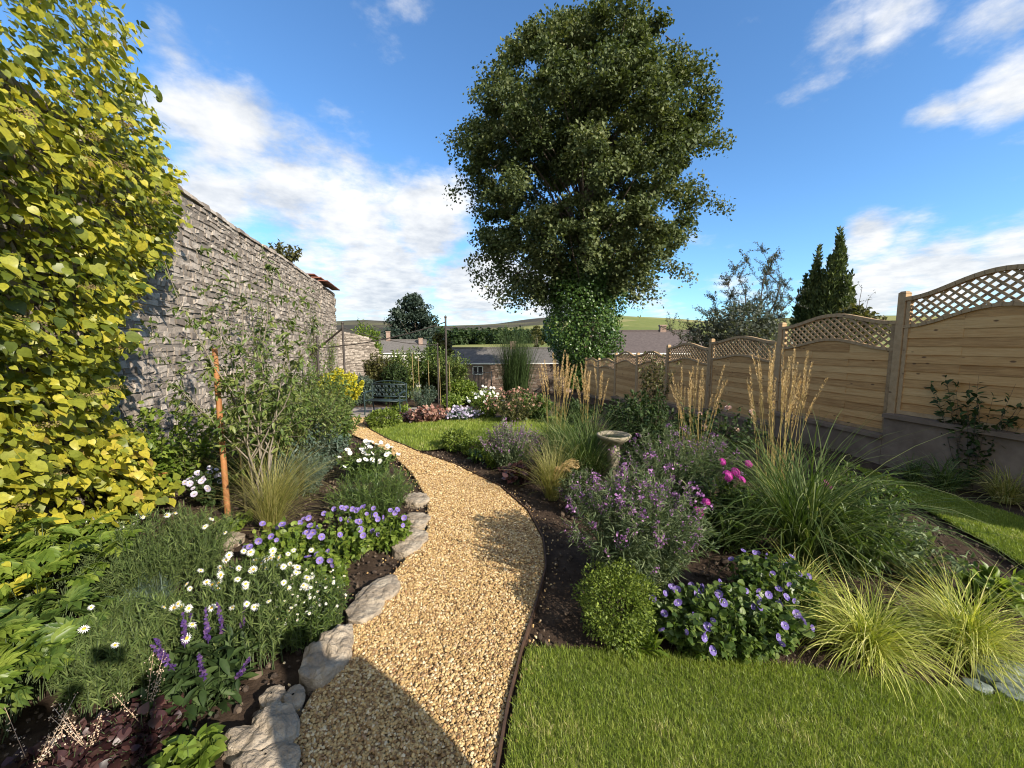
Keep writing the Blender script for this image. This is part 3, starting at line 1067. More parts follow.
# ------------------------------------------------------------------ left side: climbing hydrangea on the wall
def in_poly(u, v, poly):
    inside = np.zeros(len(u), bool)
    n = len(poly)
    for i in range(n):
        x1, y1 = poly[i]; x2, y2 = poly[(i + 1) % n]
        c = ((y1 > v) != (y2 > v)) & (u < (x2 - x1) * (v - y1) / (y2 - y1 + 1e-9) + x1)
        inside ^= c
    return inside


def wall_s(u):
    """distance along the wall seen in plan column u"""
    k = (u - 512) / F
    # x = -4.2 + WDx s ; y = 4.26 + WDy s ; x = k*y (near horizon)
    return (k * 4.26 + 4.2) / (WD[0] - k * WD[1])


hb = wallpt(-1.3) + WN * .3
hyd = thing('climbing_hydrangea', hb, 'huge yellowing climbing hydrangea with big heart leaves smothering the near wall', 'climbing shrub')
# outline along the wall: (s, height) built as real volume hugging the wall
prof = [(-4.6, 5.6), (-3.0, 5.6), (-1.8, 5.5), (-1.05, 5.2), (-.5, 4.7), (.0, 4.35), (.4, 3.85), (.62, 3.3), (.42, 2.75), (.05, 2.35), (-.3, 2.1), (-.5, 1.75), (-.6, 1.35), (-.62, .95), (-.35, .55), (-.2, .15)]
ph = np.array([p_[1] for p_ in prof]); ps = np.array([p_[0] for p_ in prof])
o_ = np.argsort(ph)
smax = lambda z: np.interp(z, ph[o_][:-2], ps[o_][:-2])
N = 30000
s = rng.uniform(-4.6, 1.1, N * 3); z = rng.uniform(.05, 5.9, N * 3)
lim = smax(z) + .2 * noise3(np.stack([z * 0, z, z * .5], -1), 6, 2) + rng.normal(0, .1, len(z))
topl = np.interp(s, [-4.6, -1.8, -1.05, -.5, .0, .5, .85], [5.7, 5.55, 5.2, 4.7, 4.35, 3.9, 3.3])
ok = (s < lim) & (z < topl + .1)
s, z = s[ok][:N], z[ok][:N]
edge = np.clip((smax(z) - s) / 1.0, .12, 1)
bul = .1 + .72 * edge ** .6 * (.72 + .3 * noise3(np.stack([s, z, s * 0], -1), 2.6, 4) + .5 * noise3(np.stack([s, z, s * 0], -1), 7.5, 8))
tt = rng.random(len(s)) ** .42
p = np.array([wallpt(0)]) + WD * s[:, None] + WN * (bul * tt)[:, None] + np.array([0, 0, 1]) * z[:, None]
back = (z > 3.7) & (rng.random(len(s)) < .4)
p[back] -= WN * rng.uniform(0, .5, back.sum())[:, None]
nrm = unit(WN * .8 + np.array([.1, -.1, .9]) + rng.normal(0, .6, (len(p), 3)))
dirs = unit(WN * .7 + np.array([0, 0, -.75]) + rng.normal(0, .5, (len(p), 3)))
q = Geo()
sz = np.clip(np.exp(rng.normal(math.log(.056), .34, len(p))), .022, .105) * np.interp(z, [0, 2, 4], [.98, .95, .85])
rr = np.clip(.0 + .85 * rng.random(len(p)) ** .8 + .22 * noise3(p, 1.8, 7) + .12 * noise3(p, 6, 3) + np.interp(z, [0, 1.6, 2.6, 3.6], [.06, .08, -.02, .08]), 0, 1)
q.inst(HEART, p, frame(dirs, nrm), np.stack([sz * .92, sz, sz], 1), r=rr)
q.build('foliage', M_hyd, hyd)
# seed heads
k = rng.choice(np.where((tt > .75) & (z > .7))[0], 90, replace=False)
for i in k:
    q = Geo(); m = 90
    dd = sph(m); dd[:, 2] = np.abs(dd[:, 2]) * .5
    c = p[i] + WN * .07
    q.inst(SIMPLE, c + dd * rng.uniform(.3, 1, m)[:, None] * np.array([.085, .085, .06]), frame(sph(m), dd), np.full(m, .011))
    q.build('seedhead', M_hydhead, hyd)
# woody branches on the wall
bq = Geo()
for k in range(26):
    s0 = rng.uniform(-3.5, -.3); pts = []
    sx, zx = s0, 0.
    for j in range(12):
        pts.append(wallpt(sx) + WN * (.06 + .25 * j / 12 * rng.random()) + np.array([0, 0, zx]))
        zx += rng.uniform(.2, .42); sx = min(sx + rng.normal(.02, .12), smax(zx) - .1)
        if zx > 5: break
    bq.tube(pts, np.linspace(.016, .004, len(pts)), 5)
bq.build('branches', M_stemb, hyd)

# ------------------------------------------------------------------ young apple tree, stake, cane
ab = G(262, 522)
ap = thing('young_apple_tree', ab, 'young sparse apple tree with upright grey branches in front of the wall', 'tree')
q = Geo(); branches = []
d0 = depth(ab)
tips = [(152, 330), (165, 262), (196, 250), (215, 285), (238, 262), (268, 262), (290, 300), (303, 290), (300, 345), (260, 330), (180, 390), (240, 380), (312, 330), (205, 320), (300, 400)]
for i, (tu, tv) in enumerate(tips):
    e = P(tu, tv, d0 + rng.uniform(-.1, .65))
    fk = [(-.10, .05, .55), (-.02, .1, .75), (.08, .05, .62), (.02, -.04, .4)][i % 4]
    f0 = ab + np.array(fk)
    mid = (f0 + e) / 2 + np.array([(e[0] - ab[0]) * .12, 0, -.08])
    t_ = np.linspace(0, 1, 10)[:, None]
    pts = np.concatenate([[ab + np.array([fk[0] * .1, fk[1] * .1, -.03]), ab + np.array(fk) * np.array([.6, .6, .5])], (1 - t_) ** 2 * f0 + 2 * t_ * (1 - t_) * mid + t_ ** 2 * e])
    pts[1:-1] += rng.normal(0, .012, pts[1:-1].shape)
    q.tube(pts, np.linspace(.0085, .0022, len(pts)), 6)
    branches.append(pts[3:])
q.build('branches', M_stemp, ap)
q = Geo()
tw = Geo()
for pts in branches:
    for j in range(1, len(pts)):
        for _ in range(4 if j < 4 else 2):
            dd = unit(rng.normal(0, 1, 3) + np.array([0, 0, .2])); l = rng.uniform(.08, .28)
            c = pts[j]
            tw.tube([c, c + dd * l * .5 + np.array([0, 0, .01]), c + dd * l], [.0028, .002, .001], 3)
            m = 9
            f = rng.random(m)
            pp_ = c + dd * l * f[:, None]
            leaves(q, pp_, np.repeat(dd[None], m, 0), .062, .028, OVAL, .8, .5, droop=.35)
tw.build('twigs', M_stemp, ap)['kind'] = 'stuff'
q.build('foliage', M_apple, ap)

sb = G(228, 516)
stt = P(214.5, 349, depth(sb) + .05)
q = Geo(); q.tube([sb - np.array([0, 0, .1]), sb + (stt - sb) * .5, stt], [.026, .025, .024], 10)
so = q.build('wooden_stake', M_stake)
tag(so, 'orange brown round wooden stake supporting the young apple tree', 'stake')
for k, (u0, v0, u1, v1, lb) in enumerate(((256, 505, 243, 385, 'thin bamboo cane pushed in beside the feathery grass'), (246, 512, 238, 430, 'short bamboo cane between the stake and the taller cane'))):
    a = G(u0, v0); b_ = P(u1, v1, depth(a)); q = Geo()
    q.tube([a + (b_ - a) * t for t in np.linspace(-.03, 1, 12)], [.008 if i % 3 else .0095 for i in range(12)], 8)
    tag(q.build('bamboo_cane', M_cane), lb, 'cane')

# ------------------------------------------------------------------ left bed plants
grassy('feather_grass', 'arching pale feather grass beside the bamboo cane', 272, 530, 150, 84, 800, .003, M_stipa, .3, 1.45, azc=(.2, 1.5), r0=.06)
# shrubs along the wall
plant('bushy_shrub', 'loose shrub with narrow olive leaves near the wall, behind the bamboo', 'shrub', 300, 470, 120, 88, 95, .055, .02, 42, M_apple, M_stemb, t0=.2, r0=.15, dome=.25)
plant('bushy_shrub', 'taller loose shrub with orange tips touching the wall further down', 'shrub', 300, 440, 90, 76, 80, .07, .026, 40, M_apple, M_stemb, t0=.2, r0=.15, dome=.25)
plant('bushy_shrub', 'fuller green shrub beside the yellow goldenrod', 'shrub', 325, 432, 60, 72, 70, .08, .035, 34, M_mid, M_stemb, t0=.2, r0=.15)
plant('leafy_shrub', 'bushy shrub with golden green leaves against the wall base', 'shrub', 180, 487, 110, 95, 60, .07, .045, 30, M_bright, M_stemb, t0=.15, r0=.12)
t, S, b, w, h = plant('leafy_shrub', 'low shrub with orange tinted leaves next to the hydrangea', 'shrub', 140, 500, 75, 55, 40, .075, .05, 22, M_bright, M_stemb, t0=.15)
q = Geo(); p, dd = on_stems(S[:9], 14, .6); leaves(q, p, dd, .06, .035); q.build('autumn_foliage', leaf('autumn_leaf', [(.3, .08, .03), (.42, .17, .05), (.5, .3, .08)], .5, .3, trc=(1.3, 1, .6)), t)
plant('apple_suckers', 'mid green leafy shrub under the young apple tree', 'shrub', 240, 480, 110, 66, 55, .06, .028, 24, M_apple, M_stemb, t0=.25, r0=.2)
t, S, b, w, h = plant('goldenrod', 'tall goldenrod with bright yellow flower heads by the path', 'flower', 343, 422, 44, 52, 80, .1, .022, 26, M_mid, None, t0=.1, dome=.2, r0=.12)
p, dd = on_stems(S, 20, .72); blossoms(t, p, .05, M_yellowfl, m=5)
plant('ground_plant', 'low round green plant at the foot of the goldenrod', 'plant', 345, 430, 30, 16, 40, .06, .035, 16, M_bright)
t, S, b, w, h = plant('white_flowered_shrub', 'low dark shrub with white flowers bordering the path', 'shrub', 368, 478, 66, 36, 120, .05, .018, 22, M_mid, None, r0=.15)
put_flowers(t, S[rng.choice(120, 34), -1] + np.array([0, 0, .015]), fl('five', .028, [M_white, M_yelc], 'white_five'))
plant('feathery_plant', 'bright green mound of fine feathery foliage by the path', 'plant', 374, 514, 90, 48, 190, .045, .005, 46, M_mid, None, tmpl=NEEDLE, t0=.15, r0=.2, up=.8)
plant('feathery_plant', 'blue green feathery clump behind the arching feather grass', 'plant', 300, 492, 70, 42, 130, .05, .006, 40, M_blue, None, tmpl=NEEDLE, t0=.15, r0=.2, up=.8)
for lb, u, v, wp, hp, nf in (('low violets with purple flowers in front of the feather grass', 285, 560, 66, 40, 14), ('violet flowered plants spreading beside the path stones', 345, 552, 80, 42, 30), ('small violet clump reaching the pale path rock', 392, 540, 42, 26, 9), ('single low violet plant with pinkish flowers by the daisies', 322, 582, 40, 30, 6)):
    t, S, b, w, h = plant('violet_plant', lb, 'flower', u, v, wp, hp, 90, .035, .026, 14, M_bright, None, r0=.18, group='violets along the path edge', tmpl=HEART)
    put_flowers(t, S[rng.choice(90, nf, replace=False), -1] + np.array([0, 0, .03]) + rng.normal(0, .012, (nf, 3)), fl('five', .02, [M_viol, M_yelc], 'violet_five'), face=(.3, -.7, .5), jit=.4)
t, S, b, w, h = plant('white_bedding_plant', 'compact plant with pale lilac flowers behind the wooden stake', 'flower', 212, 503, 46, 36, 60, .05, .03, 16, M_dark, None)
put_flowers(t, S[rng.choice(60, 26, replace=False), -1] + np.array([0, 0, .02]), fl('five', .026, [M_lilac, M_yelc], 'lilac_five'), face=(.3, -.6, .6))
t, S, b, w, h = plant('white_bedding_plant', 'white phlox flowers beside the hydrangea foot', 'flower', 112, 545, 60, 30, 50, .05, .03, 12, M_mid, None)
put_flowers(t, S[rng.choice(50, 26, replace=False), -1] + np.array([0, 0, .02]), fl('five', .022, [M_white, M_yelc], 'white_five_small'), face=(.3, -.5, .7))
plant('strawberry_plant', 'small pale green rosette near the foot of the stake', 'plant', 234, 528, 40, 16, 26, .04, .035, 8, M_bright, None, tmpl=HEART)
# feathery marguerite mass with daisies
t, S, b, w, h = plant('marguerite', 'blue green feathery marguerite mound with few daisies', 'flower', 165, 585, 130, 75, 330, .04, .0045, 46, M_feather, None, tmpl=NEEDLE, t0=.15, r0=.3, up=.9, dome=.3)
put_flowers(t, S[rng.choice(330, 6), -1] + np.array([0, 0, .03]), fl('daisy', .019, None, 'daisy'))
t, S, b, w, h = plant('marguerite', 'marguerite with many yellow eyed white daisies above the path rocks', 'flower', 252, 640, 120, 80, 300, .04, .0055, 46, M_feather, None, tmpl=NEEDLE, t0=.15, r0=.28, up=.9, dome=.35)
put_flowers(t, S[rng.choice(300, 66, replace=False), -1] + np.array([0, 0, .035]) + rng.normal(0, .015, (66, 3)), fl('daisy', .0175, None, 'daisy'))
t, S, b, w, h = plant('marguerite', 'feathery marguerite in front of the peony leaves with scattered daisies', 'flower', 135, 672, 110, 75, 280, .04, .005, 46, M_feather, None, tmpl=NEEDLE, t0=.15, r0=.25, up=.9, dome=.35)
put_flowers(t, S[rng.choice(280, 5), -1] + np.array([0, 0, .03]), fl('daisy', .02, None, 'daisy'))
t, S, b, w, h = plant('mexican_fleabane', 'fleabane dotted with tiny white daisies over the grey rock', 'flower', 312, 630, 74, 58, 220, .03, .006, 26, M_mid, None, r0=.15, up=.7, t0=.1)
put_flowers(t, np.concatenate([S[rng.choice(220, 70, replace=False), -1], S[rng.choice(220, 25, replace=False), -3]]) + rng.normal(0, .02, (95, 3)) + np.array([0, -.01, .02]), fl('daisy', .0085, None, 'tiny_daisy'))
t, S, b, w, h = plant('salvia', 'salvia with broad leaves and dark purple spikes above bare soil', 'flower', 212, 690, 78, 62, 46, .075, .03, 14, M_dark, None, r0=.12, t0=.0)
for k in rng.choice(46, 9, replace=False):
    q = Geo(); p0 = S[k, -1]; m = 60; f = rng.random(m); dd = unit(S[k, -1] - S[k, -2])
    q.tube([p0 - dd * .01, p0 + dd * .16], [.0022, .001], 4)
    q.inst(SIMPLE, p0 + dd * (f * .16)[:, None], frame(unit(sph(m) + dd * .6), sph(m)), np.full(m, .016) * (1.2 - .6 * f))
    q.build('flower_spike', M_salv, t)
plant('salvia_leaves', 'lower salvia leaves spilling toward the big pale rock', 'plant', 185, 706, 62, 42, 34, .075, .033, 12, M_dark, None, r0=.1, t0=.05)
# broad lobed leaves
def lobed(name, label, u, v, wpx, hpx, n, L, mat, cat='plant'):
    b = G(u, v); d = depth(b); w, h = wpx / F * d / 2, hpx / F * d
    t = thing(name, b, label, cat)
    S = stems(b, n, h, w, r0=w * .5, dome=.3)
    q = Geo(); q.tubes(S, np.full((n, S.shape[1]), .003), 3); q.build('stems', M_stemg, t)
    q = Geo()
    for i in range(n):
        tip = S[i, -1]; base_d = unit(S[i, -1] - S[i, -2] + rng.normal(0, .45, 3) + np.array([.2, -.2, -.1]))
        side = unit(np.cross(base_d, [0, 0, 1])); nn = unit(np.cross(side, base_d) + rng.normal(0, .2, 3))
        if nn[2] < 0: nn = -nn
        for a in (-1.0, -.55, 0, .55, 1.0):
            dd = unit(base_d * math.cos(a) + side * math.sin(a))
            l = L * (1 - .28 * abs(a)) * rng.uniform(.85, 1.15)
            q.inst(OVAL, (tip + base_d * (.1 * L))[None], frame(dd[None], nn[None]), np.array([[l * .42, l, l]]), r=np.array([rng.random()]))
            q.inst(OVAL, (tip + dd * l * .45)[None], frame(unit(dd + side * .7)[None], nn[None]), np.array([[l * .26, l * .5, l * .5]]))
            q.inst(OVAL, (tip + dd * l * .45)[None], frame(unit(dd - side * .7)[None], nn[None]), np.array([[l * .26, l * .5, l * .5]]))
    q.build('foliage', mat, t)
    return t


lobed('peony_plant', 'tall leafy peony with lobed light green leaves beside the hydrangea', 45, 615, 130, 85, 120, .12, M_bright)
lobed('peony_plant', 'lower peony leaves in front of the taller peony clump', 30, 690, 120, 80, 100, .11, M_mid)
lobed('peony_plant', 'peony leaves at the picture corner behind the burgundy heuchera', -20, 740, 110, 95, 70, .11, M_bright)
plant('silver_tuft', 'small silvery blue tuft among the feathery marguerites', 'plant', 150, 612, 40, 34, 60, .09, .006, 8, M_blue, None, tmpl=NEEDLE, r0=.05, up=1.2)
for lb, u, v, wp in (('burgundy heuchera with cream bell spikes in the shade', 90, 765, 90), ('dark heuchera with pale flower spikes next to the salvia', 145, 740, 80), ('dusky heuchera at the very edge of the bed', 35, 790, 80)):
    t, S, b, w, h = plant('heuchera', lb, 'plant', u, v, wp, 40, 110, .028, .03, 5, M_heu, None, tmpl=HEART, t0=.5, r0=.08, nup=1.5)
    for k in range(4):
        a = rng.uniform(0, 2 * PI); q = Geo(); dd = unit(np.array([math.cos(a) * .5 + .15, math.sin(a) * .4, 1])); m = 55; f = rng.random(m) * .8 + .2
        p0 = b + np.array([0, 0, .06]); Ls = rng.uniform(.2, .28)
        q.tube([p0, p0 + dd * Ls * .5, p0 + dd * Ls], [.0011, .0009, .0006], 4)
        q.inst(OVAL, p0 + dd * (f * Ls)[:, None] + rng.normal(0, .009, (m, 3)), frame(unit(sph(m) + np.array([0, 0, -.3])), sph(m)), np.full(m, .006))
        q.build('flower_spike', M_cream, t)
plant('strawberry_plant', 'fresh green strawberry leaves below the salvia by the rocks', 'plant', 190, 768, 56, 34, 40, .05, .04, 7, M_bright, None, tmpl=HEART, t0=.3)

for lb, u, v, wp, hp, n, mt in (('dense shrub with olive leaves closing the gap before the goldenrod', 318, 452, 70, 66, 90, 'M_apple'), ('low leafy shrub at the path side behind the white flowered shrub', 338, 450, 46, 40, 60, 'M_mid'), ('sunlit shrub behind the young apple tree at the wall', 262, 462, 90, 72, 80, 'M_apple'), ('dusky blue green shrub between feather grass and goldenrod', 322, 470, 60, 46, 70, 'M_blue')):
    plant('border_shrub', lb, 'shrub', u, v, wp, hp, n, .06, .024, 40, globals()[mt], M_stemb, t0=.15, r0=.15, dome=.25)

# ------------------------------------------------------------------ rocks
def rock(label, outline, hgt, seed, cat='rock', mat=None, name='path_rock', group='rocks edging the gravel path'):
    hgt = hgt * .8
    pts = np.array([G(u, v) for u, v in outline])
    c = pts.mean(0)
    t = (np.array(pts) - c) * .93
    ang = np.arctan2(t[:, 1], t[:, 0]); rad = np.hypot(t[:, 0], t[:, 1]); o = np.argsort(ang)
    na, nr = 130, 44
    a = np.linspace(-PI, PI, na, endpoint=False)
    r_ = np.interp(a, np.concatenate([ang[o] - 2 * PI, ang[o], ang[o] + 2 * PI]), np.tile(rad[o], 3))
    k = np.linspace(0, 1, nr)
    rows = []
    for kk in k:   # from skirt to centre
        if kk < .3:
            f = 1 - .04 * kk; z = -.04 + (kk / .3) * (hgt * .7 + .04)
        else:
            x = (kk - .3) / .7; f = .99 * (1 - x); z = hgt * (.7 + .3 * (1 - (1 - x) ** 2.5))
        rows.append(np.stack([np.cos(a) * r_ * f, np.sin(a) * r_ * f, np.full(na, z)], 1))
    V = np.array(rows)
    fl_ = V.reshape(-1, 3)
    nz = np.array([mnoise.ridged_multi_fractal(Vector(p_ * 11 + seed * 3.7), 1.0, 2.1, 6, 1.0, 2.0) * .5 - .5 + .55 * mnoise.fractal(Vector(p_ * 5 + seed), .8, 2.0, 5) - .8 * mnoise.voronoi(Vector(p_ * 15 + seed))[0][0] + .3 for p_ in fl_]).reshape(nr, na)
    kk_ = np.clip(k / .25, 0, 1)[:, None]
    V = V + np.stack([np.cos(a) * .018, np.sin(a) * .018, np.full(na, hgt * .32)], 1)[None] * (nz * (.3 + .7 * kk_))[..., None]
    i = np.arange(na * nr).reshape(nr, na)
    q = Geo(); q.add(V.reshape(-1, 3), np.stack([i[:-1], np.roll(i[:-1], -1, 1), np.roll(i[1:], -1, 1), i[1:]], -1), r=rng.random())
    ob = q.build(name, mat or M_limest, smooth=True)
    ob.location = tuple(c)
    return tag(ob, label, cat, group)


rock('large flat pale limestone rock at the near end of the path edge', [(220, 757), (222, 742), (250, 733), (268, 716), (290, 714), (301, 722), (300, 742), (272, 757), (240, 762)], .09, 1)
rock('pale rock under the large flat one at the path corner', [(228, 790), (232, 766), (262, 763), (284, 748), (298, 754), (292, 790)], .07, 2)
rock('small rounded grey rock between the flat rock and the shaded boulder', [(283, 708), (284, 696), (297, 693), (305, 699), (302, 710), (290, 713)], .05, 3)
rock('knobbly brown rock tucked beside the small rounded rock', [(258, 712), (262, 700), (272, 690), (285, 690), (284, 706), (270, 714)], .05, 4)
rock('big shaded grey boulder under the fleabane', [(298, 690), (300, 672), (318, 652), (336, 636), (352, 632), (353, 650), (338, 678), (322, 694)], .12, 5)
rock('long pale rock sunlit beside the path below the violets', [(347, 628), (352, 605), (370, 588), (392, 577), (399, 580), (384, 604), (362, 628)], .06, 6)
rock('bright angular rock next to the violet clump', [(393, 556), (400, 541), (415, 532), (428, 534), (424, 546), (408, 558)], .06, 7)
rock('low rock half hidden by the green feathery mound', [(404, 528), (412, 515), (424, 515), (428, 524), (418, 530)], .05, 8)
rock('small stone at the path edge near the white flowers', [(408, 505), (414, 494), (424, 496), (422, 506)], .05, 9)
rock('flat round stone lying by the stake', [(215, 542), (222, 534), (238, 534), (242, 541), (228, 547)], .03, 10, group='loose stones in the beds', name='flat_stone')

# ------------------------------------------------------------------ right bed
t = ball('box_ball', 'clipped round box ball at the corner of the near lawn', 617, 634, 74, 72, 8500, .016, M_box, lump=.22)
plant('young_foxglove', 'small plant with soft upright leaves in front of the box ball', 'plant', 640, 648, 34, 30, 14, .07, .03, 5, M_bright, None, t0=.1, up=.9)
ball('box_bush', 'dark small box bush at the tip of the curved lawn', 456, 449, 26, 20, 1500, .04, M_box)
ball('box_bush', 'lower box bush beside the purple catmint', 474, 453, 24, 14, 1200, .04, M_box)
ball('box_bush', 'bright round bush at the far end of the path', 384, 427, 32, 17, 2400, .05, M_box)


def wallflower(label, u, v, wpx, hpx, n):
    t, S, b, w, h = plant('perennial_wallflower', label, 'flower', u, v, wpx, hpx, n, .05, .007, 44, M_grey, None, r0=.15, t0=.12, up=.8, dome=.3, sr=.0035)
    p, dd = on_stems(S[rng.choice(n, int(n * .45), replace=False)], 6, .8)
    blossoms(t, p, .0115, M_mauve, m=3)
    ct = S[rng.choice(n, int(n * .16), replace=False), -1]
    blossoms(t, np.repeat(ct, 5, 0) + rng.normal(0, .014, (len(ct) * 5, 3)), .018, M_mauve, m=4, name='blossom_clusters')
    return t, S


wallflower('big mauve wallflower bush behind the box ball', 634, 588, 150, 118, 270)
wallflower('second mauve wallflower growing behind the bird bath', 676, 512, 124, 88, 170)
wallflower('small pinkish wallflower sprig by the tufted feather grass', 582, 512, 50, 45, 46)
t, S, b, w, h = plant('cranesbill', 'cranesbill with large violet flowers along the near lawn', 'flower', 722, 640, 165, 56, 300, .03, .028, 22, M_mid, None, r0=.3, tmpl=HEART, dome=.45, squash=(1, .55))
put_flowers(t, S[rng.choice(230, 44, replace=False), -1] + np.array([0, 0, .012]), fl('five', .019, [M_viol, M_white], 'cranesbill_five'), face=(.1, -.7, .5), jit=.4)
t, S, b, w, h = plant('cranesbill', 'smaller cranesbill between the sedges and the violet flowers', 'flower', 770, 612, 80, 60, 120, .03, .028, 20, M_mid, None, r0=.2, tmpl=HEART)
put_flowers(t, S[rng.choice(100, 14, replace=False), -1] + np.array([0, 0, .02]), fl('five', .019, [M_viol, M_white], 'cranesbill_five'), face=(.1, -.7, .5), jit=.4)
for lb, u, v, wp, hp, n in (('golden sedge tuft nearest the violet cranesbill', 800, 605, 115, 56, 430), ('bright golden sedge in the middle of three', 866, 652, 150, 78, 620), ('wide golden sedge by the slate stones', 965, 650, 170, 84, 680)):
    grassy('golden_sedge', lb, u, v, wp, hp * .84, int(n * 1.35), .005, M_carex, .66, 2.2, group='golden variegated sedges', r0=.06, K=7)
t, b = grassy('silver_grass', 'large arching silver grass below the tallest straw plumes', 800, 560, 240, 135, 700, .0085, M_misc, .38, 1.9, r0=.13, K=8)
t, b = grassy('feather_reed_grass', 'tallest reed grass with straw plumes before the fence', 772, 520, 120, 80, 300, .007, M_misc, .3, 1.3, group='feather reed grasses with straw plumes', r0=.1)
plumes(t, b, 34, 1.3, .24, .4, 0.0101)
t, b = grassy('feather_reed_grass', 'reed grass with plumes standing beside the pale roses', 692, 488, 110, 60, 260, .008, M_misc, .3, 1.2, group='feather reed grasses with straw plumes', r0=.1)
plumes(t, b, 19, 1.14, .22, .4, 0.0109)
t, b = grassy('feather_reed_grass', 'reed grass with dense plumes at the bed end by the tree', 556, 452, 70, 40, 200, .01, M_misc, .3, 1.2, group='feather reed grasses with straw plumes', r0=.12)
plumes(t, b, 24, 1.2, .24, .45, 0.0133)
t, b = grassy('feather_reed_grass', 'slim reed grass plumes between bird bath and fence', 590, 450, 60, 40, 180, .01, M_misc, .3, 1.2, group='feather reed grasses with straw plumes', r0=.08)
plumes(t, b, 14, 1.1, .2, .42, 0.0133)
grassy('green_fountain_grass', 'dense green fountain of grass left of the bird bath'.replace('left of', 'beside'), 585, 482, 92, 74, 700, .009, M_misc, .4, 1.5, r0=.16, K=7)
grassy('green_fountain_grass', 'green grass mound behind the slim plumes', 566, 462, 60, 48, 400, .011, M_misc, .4, 1.5, r0=.16, K=6)
t, b = grassy('tufted_feather_grass', 'pale tufted feather grass with drooping heads beside the edging', 552, 497, 62, 60, 520, .0035, M_stipa, .28, 1.1, r0=.07)
for k in range(9):
    a = rng.normal(.2, 1.3); q = Geo(); m = 90; f = rng.random(m)
    L_ = rng.uniform(.3, .42); th = .3 + 1.1 * f ** 1.5
    x_ = .16 * f ** 1.4 + .02
    p = b + np.stack([math.cos(a) * x_ * 1.5, math.sin(a) * x_, .16 + (L_ + .02) * f - .16 * f ** 3], 1)
    q.inst(SIMPLE, p + rng.normal(0, .005, (m, 3)), frame(unit(np.stack([np.full(m, math.cos(a) * .5), np.full(m, math.sin(a) * .5), 1 - f * 1.4], 1) + sph(m) * .3), sph(m)), np.stack([np.full(m, .006), np.full(m, .04), np.full(m, .01)], 1))
    q.build('seedhead', M_plume, t)
# phlox
t, S, b, w, h = plant('phlox', 'tall phlox with bright magenta flower heads in front of the straw plumes', 'flower', 726, 545, 85, 62, 44, .09, .02, 26, M_mid, None, r0=.12, t0=.1, up=.5)
hp_ = [P(735, 472, 3.1), P(722, 462, 3.2), P(748, 464, 3.15), P(727, 476, 3.1), P(741, 480, 3.05), P(706, 502, 2.9), P(698, 512, 2.85)]
put_flowers(t, hp_, fl('head', .036, [M_phlox], 'phlox_head'), 'flower_head', face=(.2, -.6, .6))
t, S, b, w, h = plant('phlox', 'lone phlox stem with one small magenta head among the silver grass', 'flower', 830, 545, 30, 55, 8, .08, .018, 20, M_mid, None, r0=.04)
put_flowers(t, [P(824, 483, 3.05), P(829, 487, 3.0)], fl('head', .022, [M_phlox], 'phlox_head_small'), 'flower_head', face=(.2, -.6, .6))
# roses
t, S, b, w, h = plant('rose_bush', 'rose bush with blush pink blooms beneath the fence', 'shrub', 715, 468, 110, 66, 70, .06, .038, 26, M_dark, M_stemb, r0=.2)
put_flowers(t, [P(640, 381 + 45, 5.6), P(704, 427, 5.3), P(737, 430, 5.0), P(700, 414, 5.5), P(752, 412, 5.1), P(728, 408, 5.4)], fl('rose', .042, [M_blush], 'blush_rose'), 'rose_bloom', face=(0, -.6, .6))
plant('evergreen_shrub', 'dark evergreen shrub in the middle of the fence bed', 'shrub', 650, 462, 90, 72, 110, .07, .035, 34, M_dark, M_stemb, r0=.3)
plant('evergreen_shrub', 'dark bushy shrub at the foot of the climbing rose', 'shrub', 632, 440, 70, 50, 100, .08, .04, 30, M_dark, M_stemb, r0=.3)
plant('evergreen_shrub', 'low dark shrub filling the shade under the silver grass', 'shrub', 700, 530, 110, 60, 110, .05, .025, 28, M_dark, M_stemb, r0=.3)
plant('evergreen_shrub', 'dusky low plant between silver grass and fence lawn', 'shrub', 855, 520, 90, 55, 80, .06, .02, 26, M_mid, M_stemb, r0=.2)
t, S, b, w, h = plant('climbing_rose', 'climbing rose trained up the fence with pale buds', 'climber', 655, 424, 42, 72, 40, .07, .04, 34, M_olive, M_stemb, r0=.2, base=G(655, 424) * np.array([1, 1, 1]), dome=.1, squash=(1, .4))
# penstemon and leafy stems near the right lawn
plant('penstemon', 'lanky dark penstemon stems beside the shaded lawn', 'flower', 850, 572, 80, 80, 46, .075, .016, 30, M_mid, None, r0=.06, up=.4, t0=.15)
plant('penstemon', 'leafy sprawling plant with pale undersides at the lawn corner', 'flower', 908, 575, 90, 60, 40, .06, .026, 20, M_grey, None, r0=.06, up=.3, t0=.15)
plant('leafy_clump', 'fresh green primula leaves on the bed edge near the golden sedge', 'plant', 1000, 602, 62, 34, 40, .085, .04, 6, M_bright, None, t0=.4, r0=.08)
grassy('dark_grass_tuft', 'dark grass tuft at the foot of the retaining wall', 945, 487, 70, 26, 240, .01, M_misc, .6, 1.5, r0=.08)
grassy('dark_grass_tuft', 'yellowish grass tuft beside the retaining wall and lawn', 1004, 500, 80, 30, 260, .01, M_stipa, .6, 1.5, r0=.08)
grassy('dark_grass_tuft', 'faint green tuft under the fence post', 912, 478, 50, 18, 160, .01, M_misc, .6, 1.4, r0=.08)
q0 = P(985, 440, 4.35)
t, S, b, w, h = plant('dark_climber', 'dark leafy climber creeping up the near fence panel', 'climber', 985, 474, 90, 110, 26, .07, .04, 26, M_dark, M_stemb, base=np.array([q0[0] - .12, q0[1], 0.0]), r0=.1, dome=.1, squash=(.35, 1))
rock('greenish slate slab under the wide golden sedge', [(975, 678), (978, 664), (1005, 660), (1026, 668), (1022, 680)], .035, 21, 'stone', M_slate, 'slate_stone', 'slate stones by the sedge')
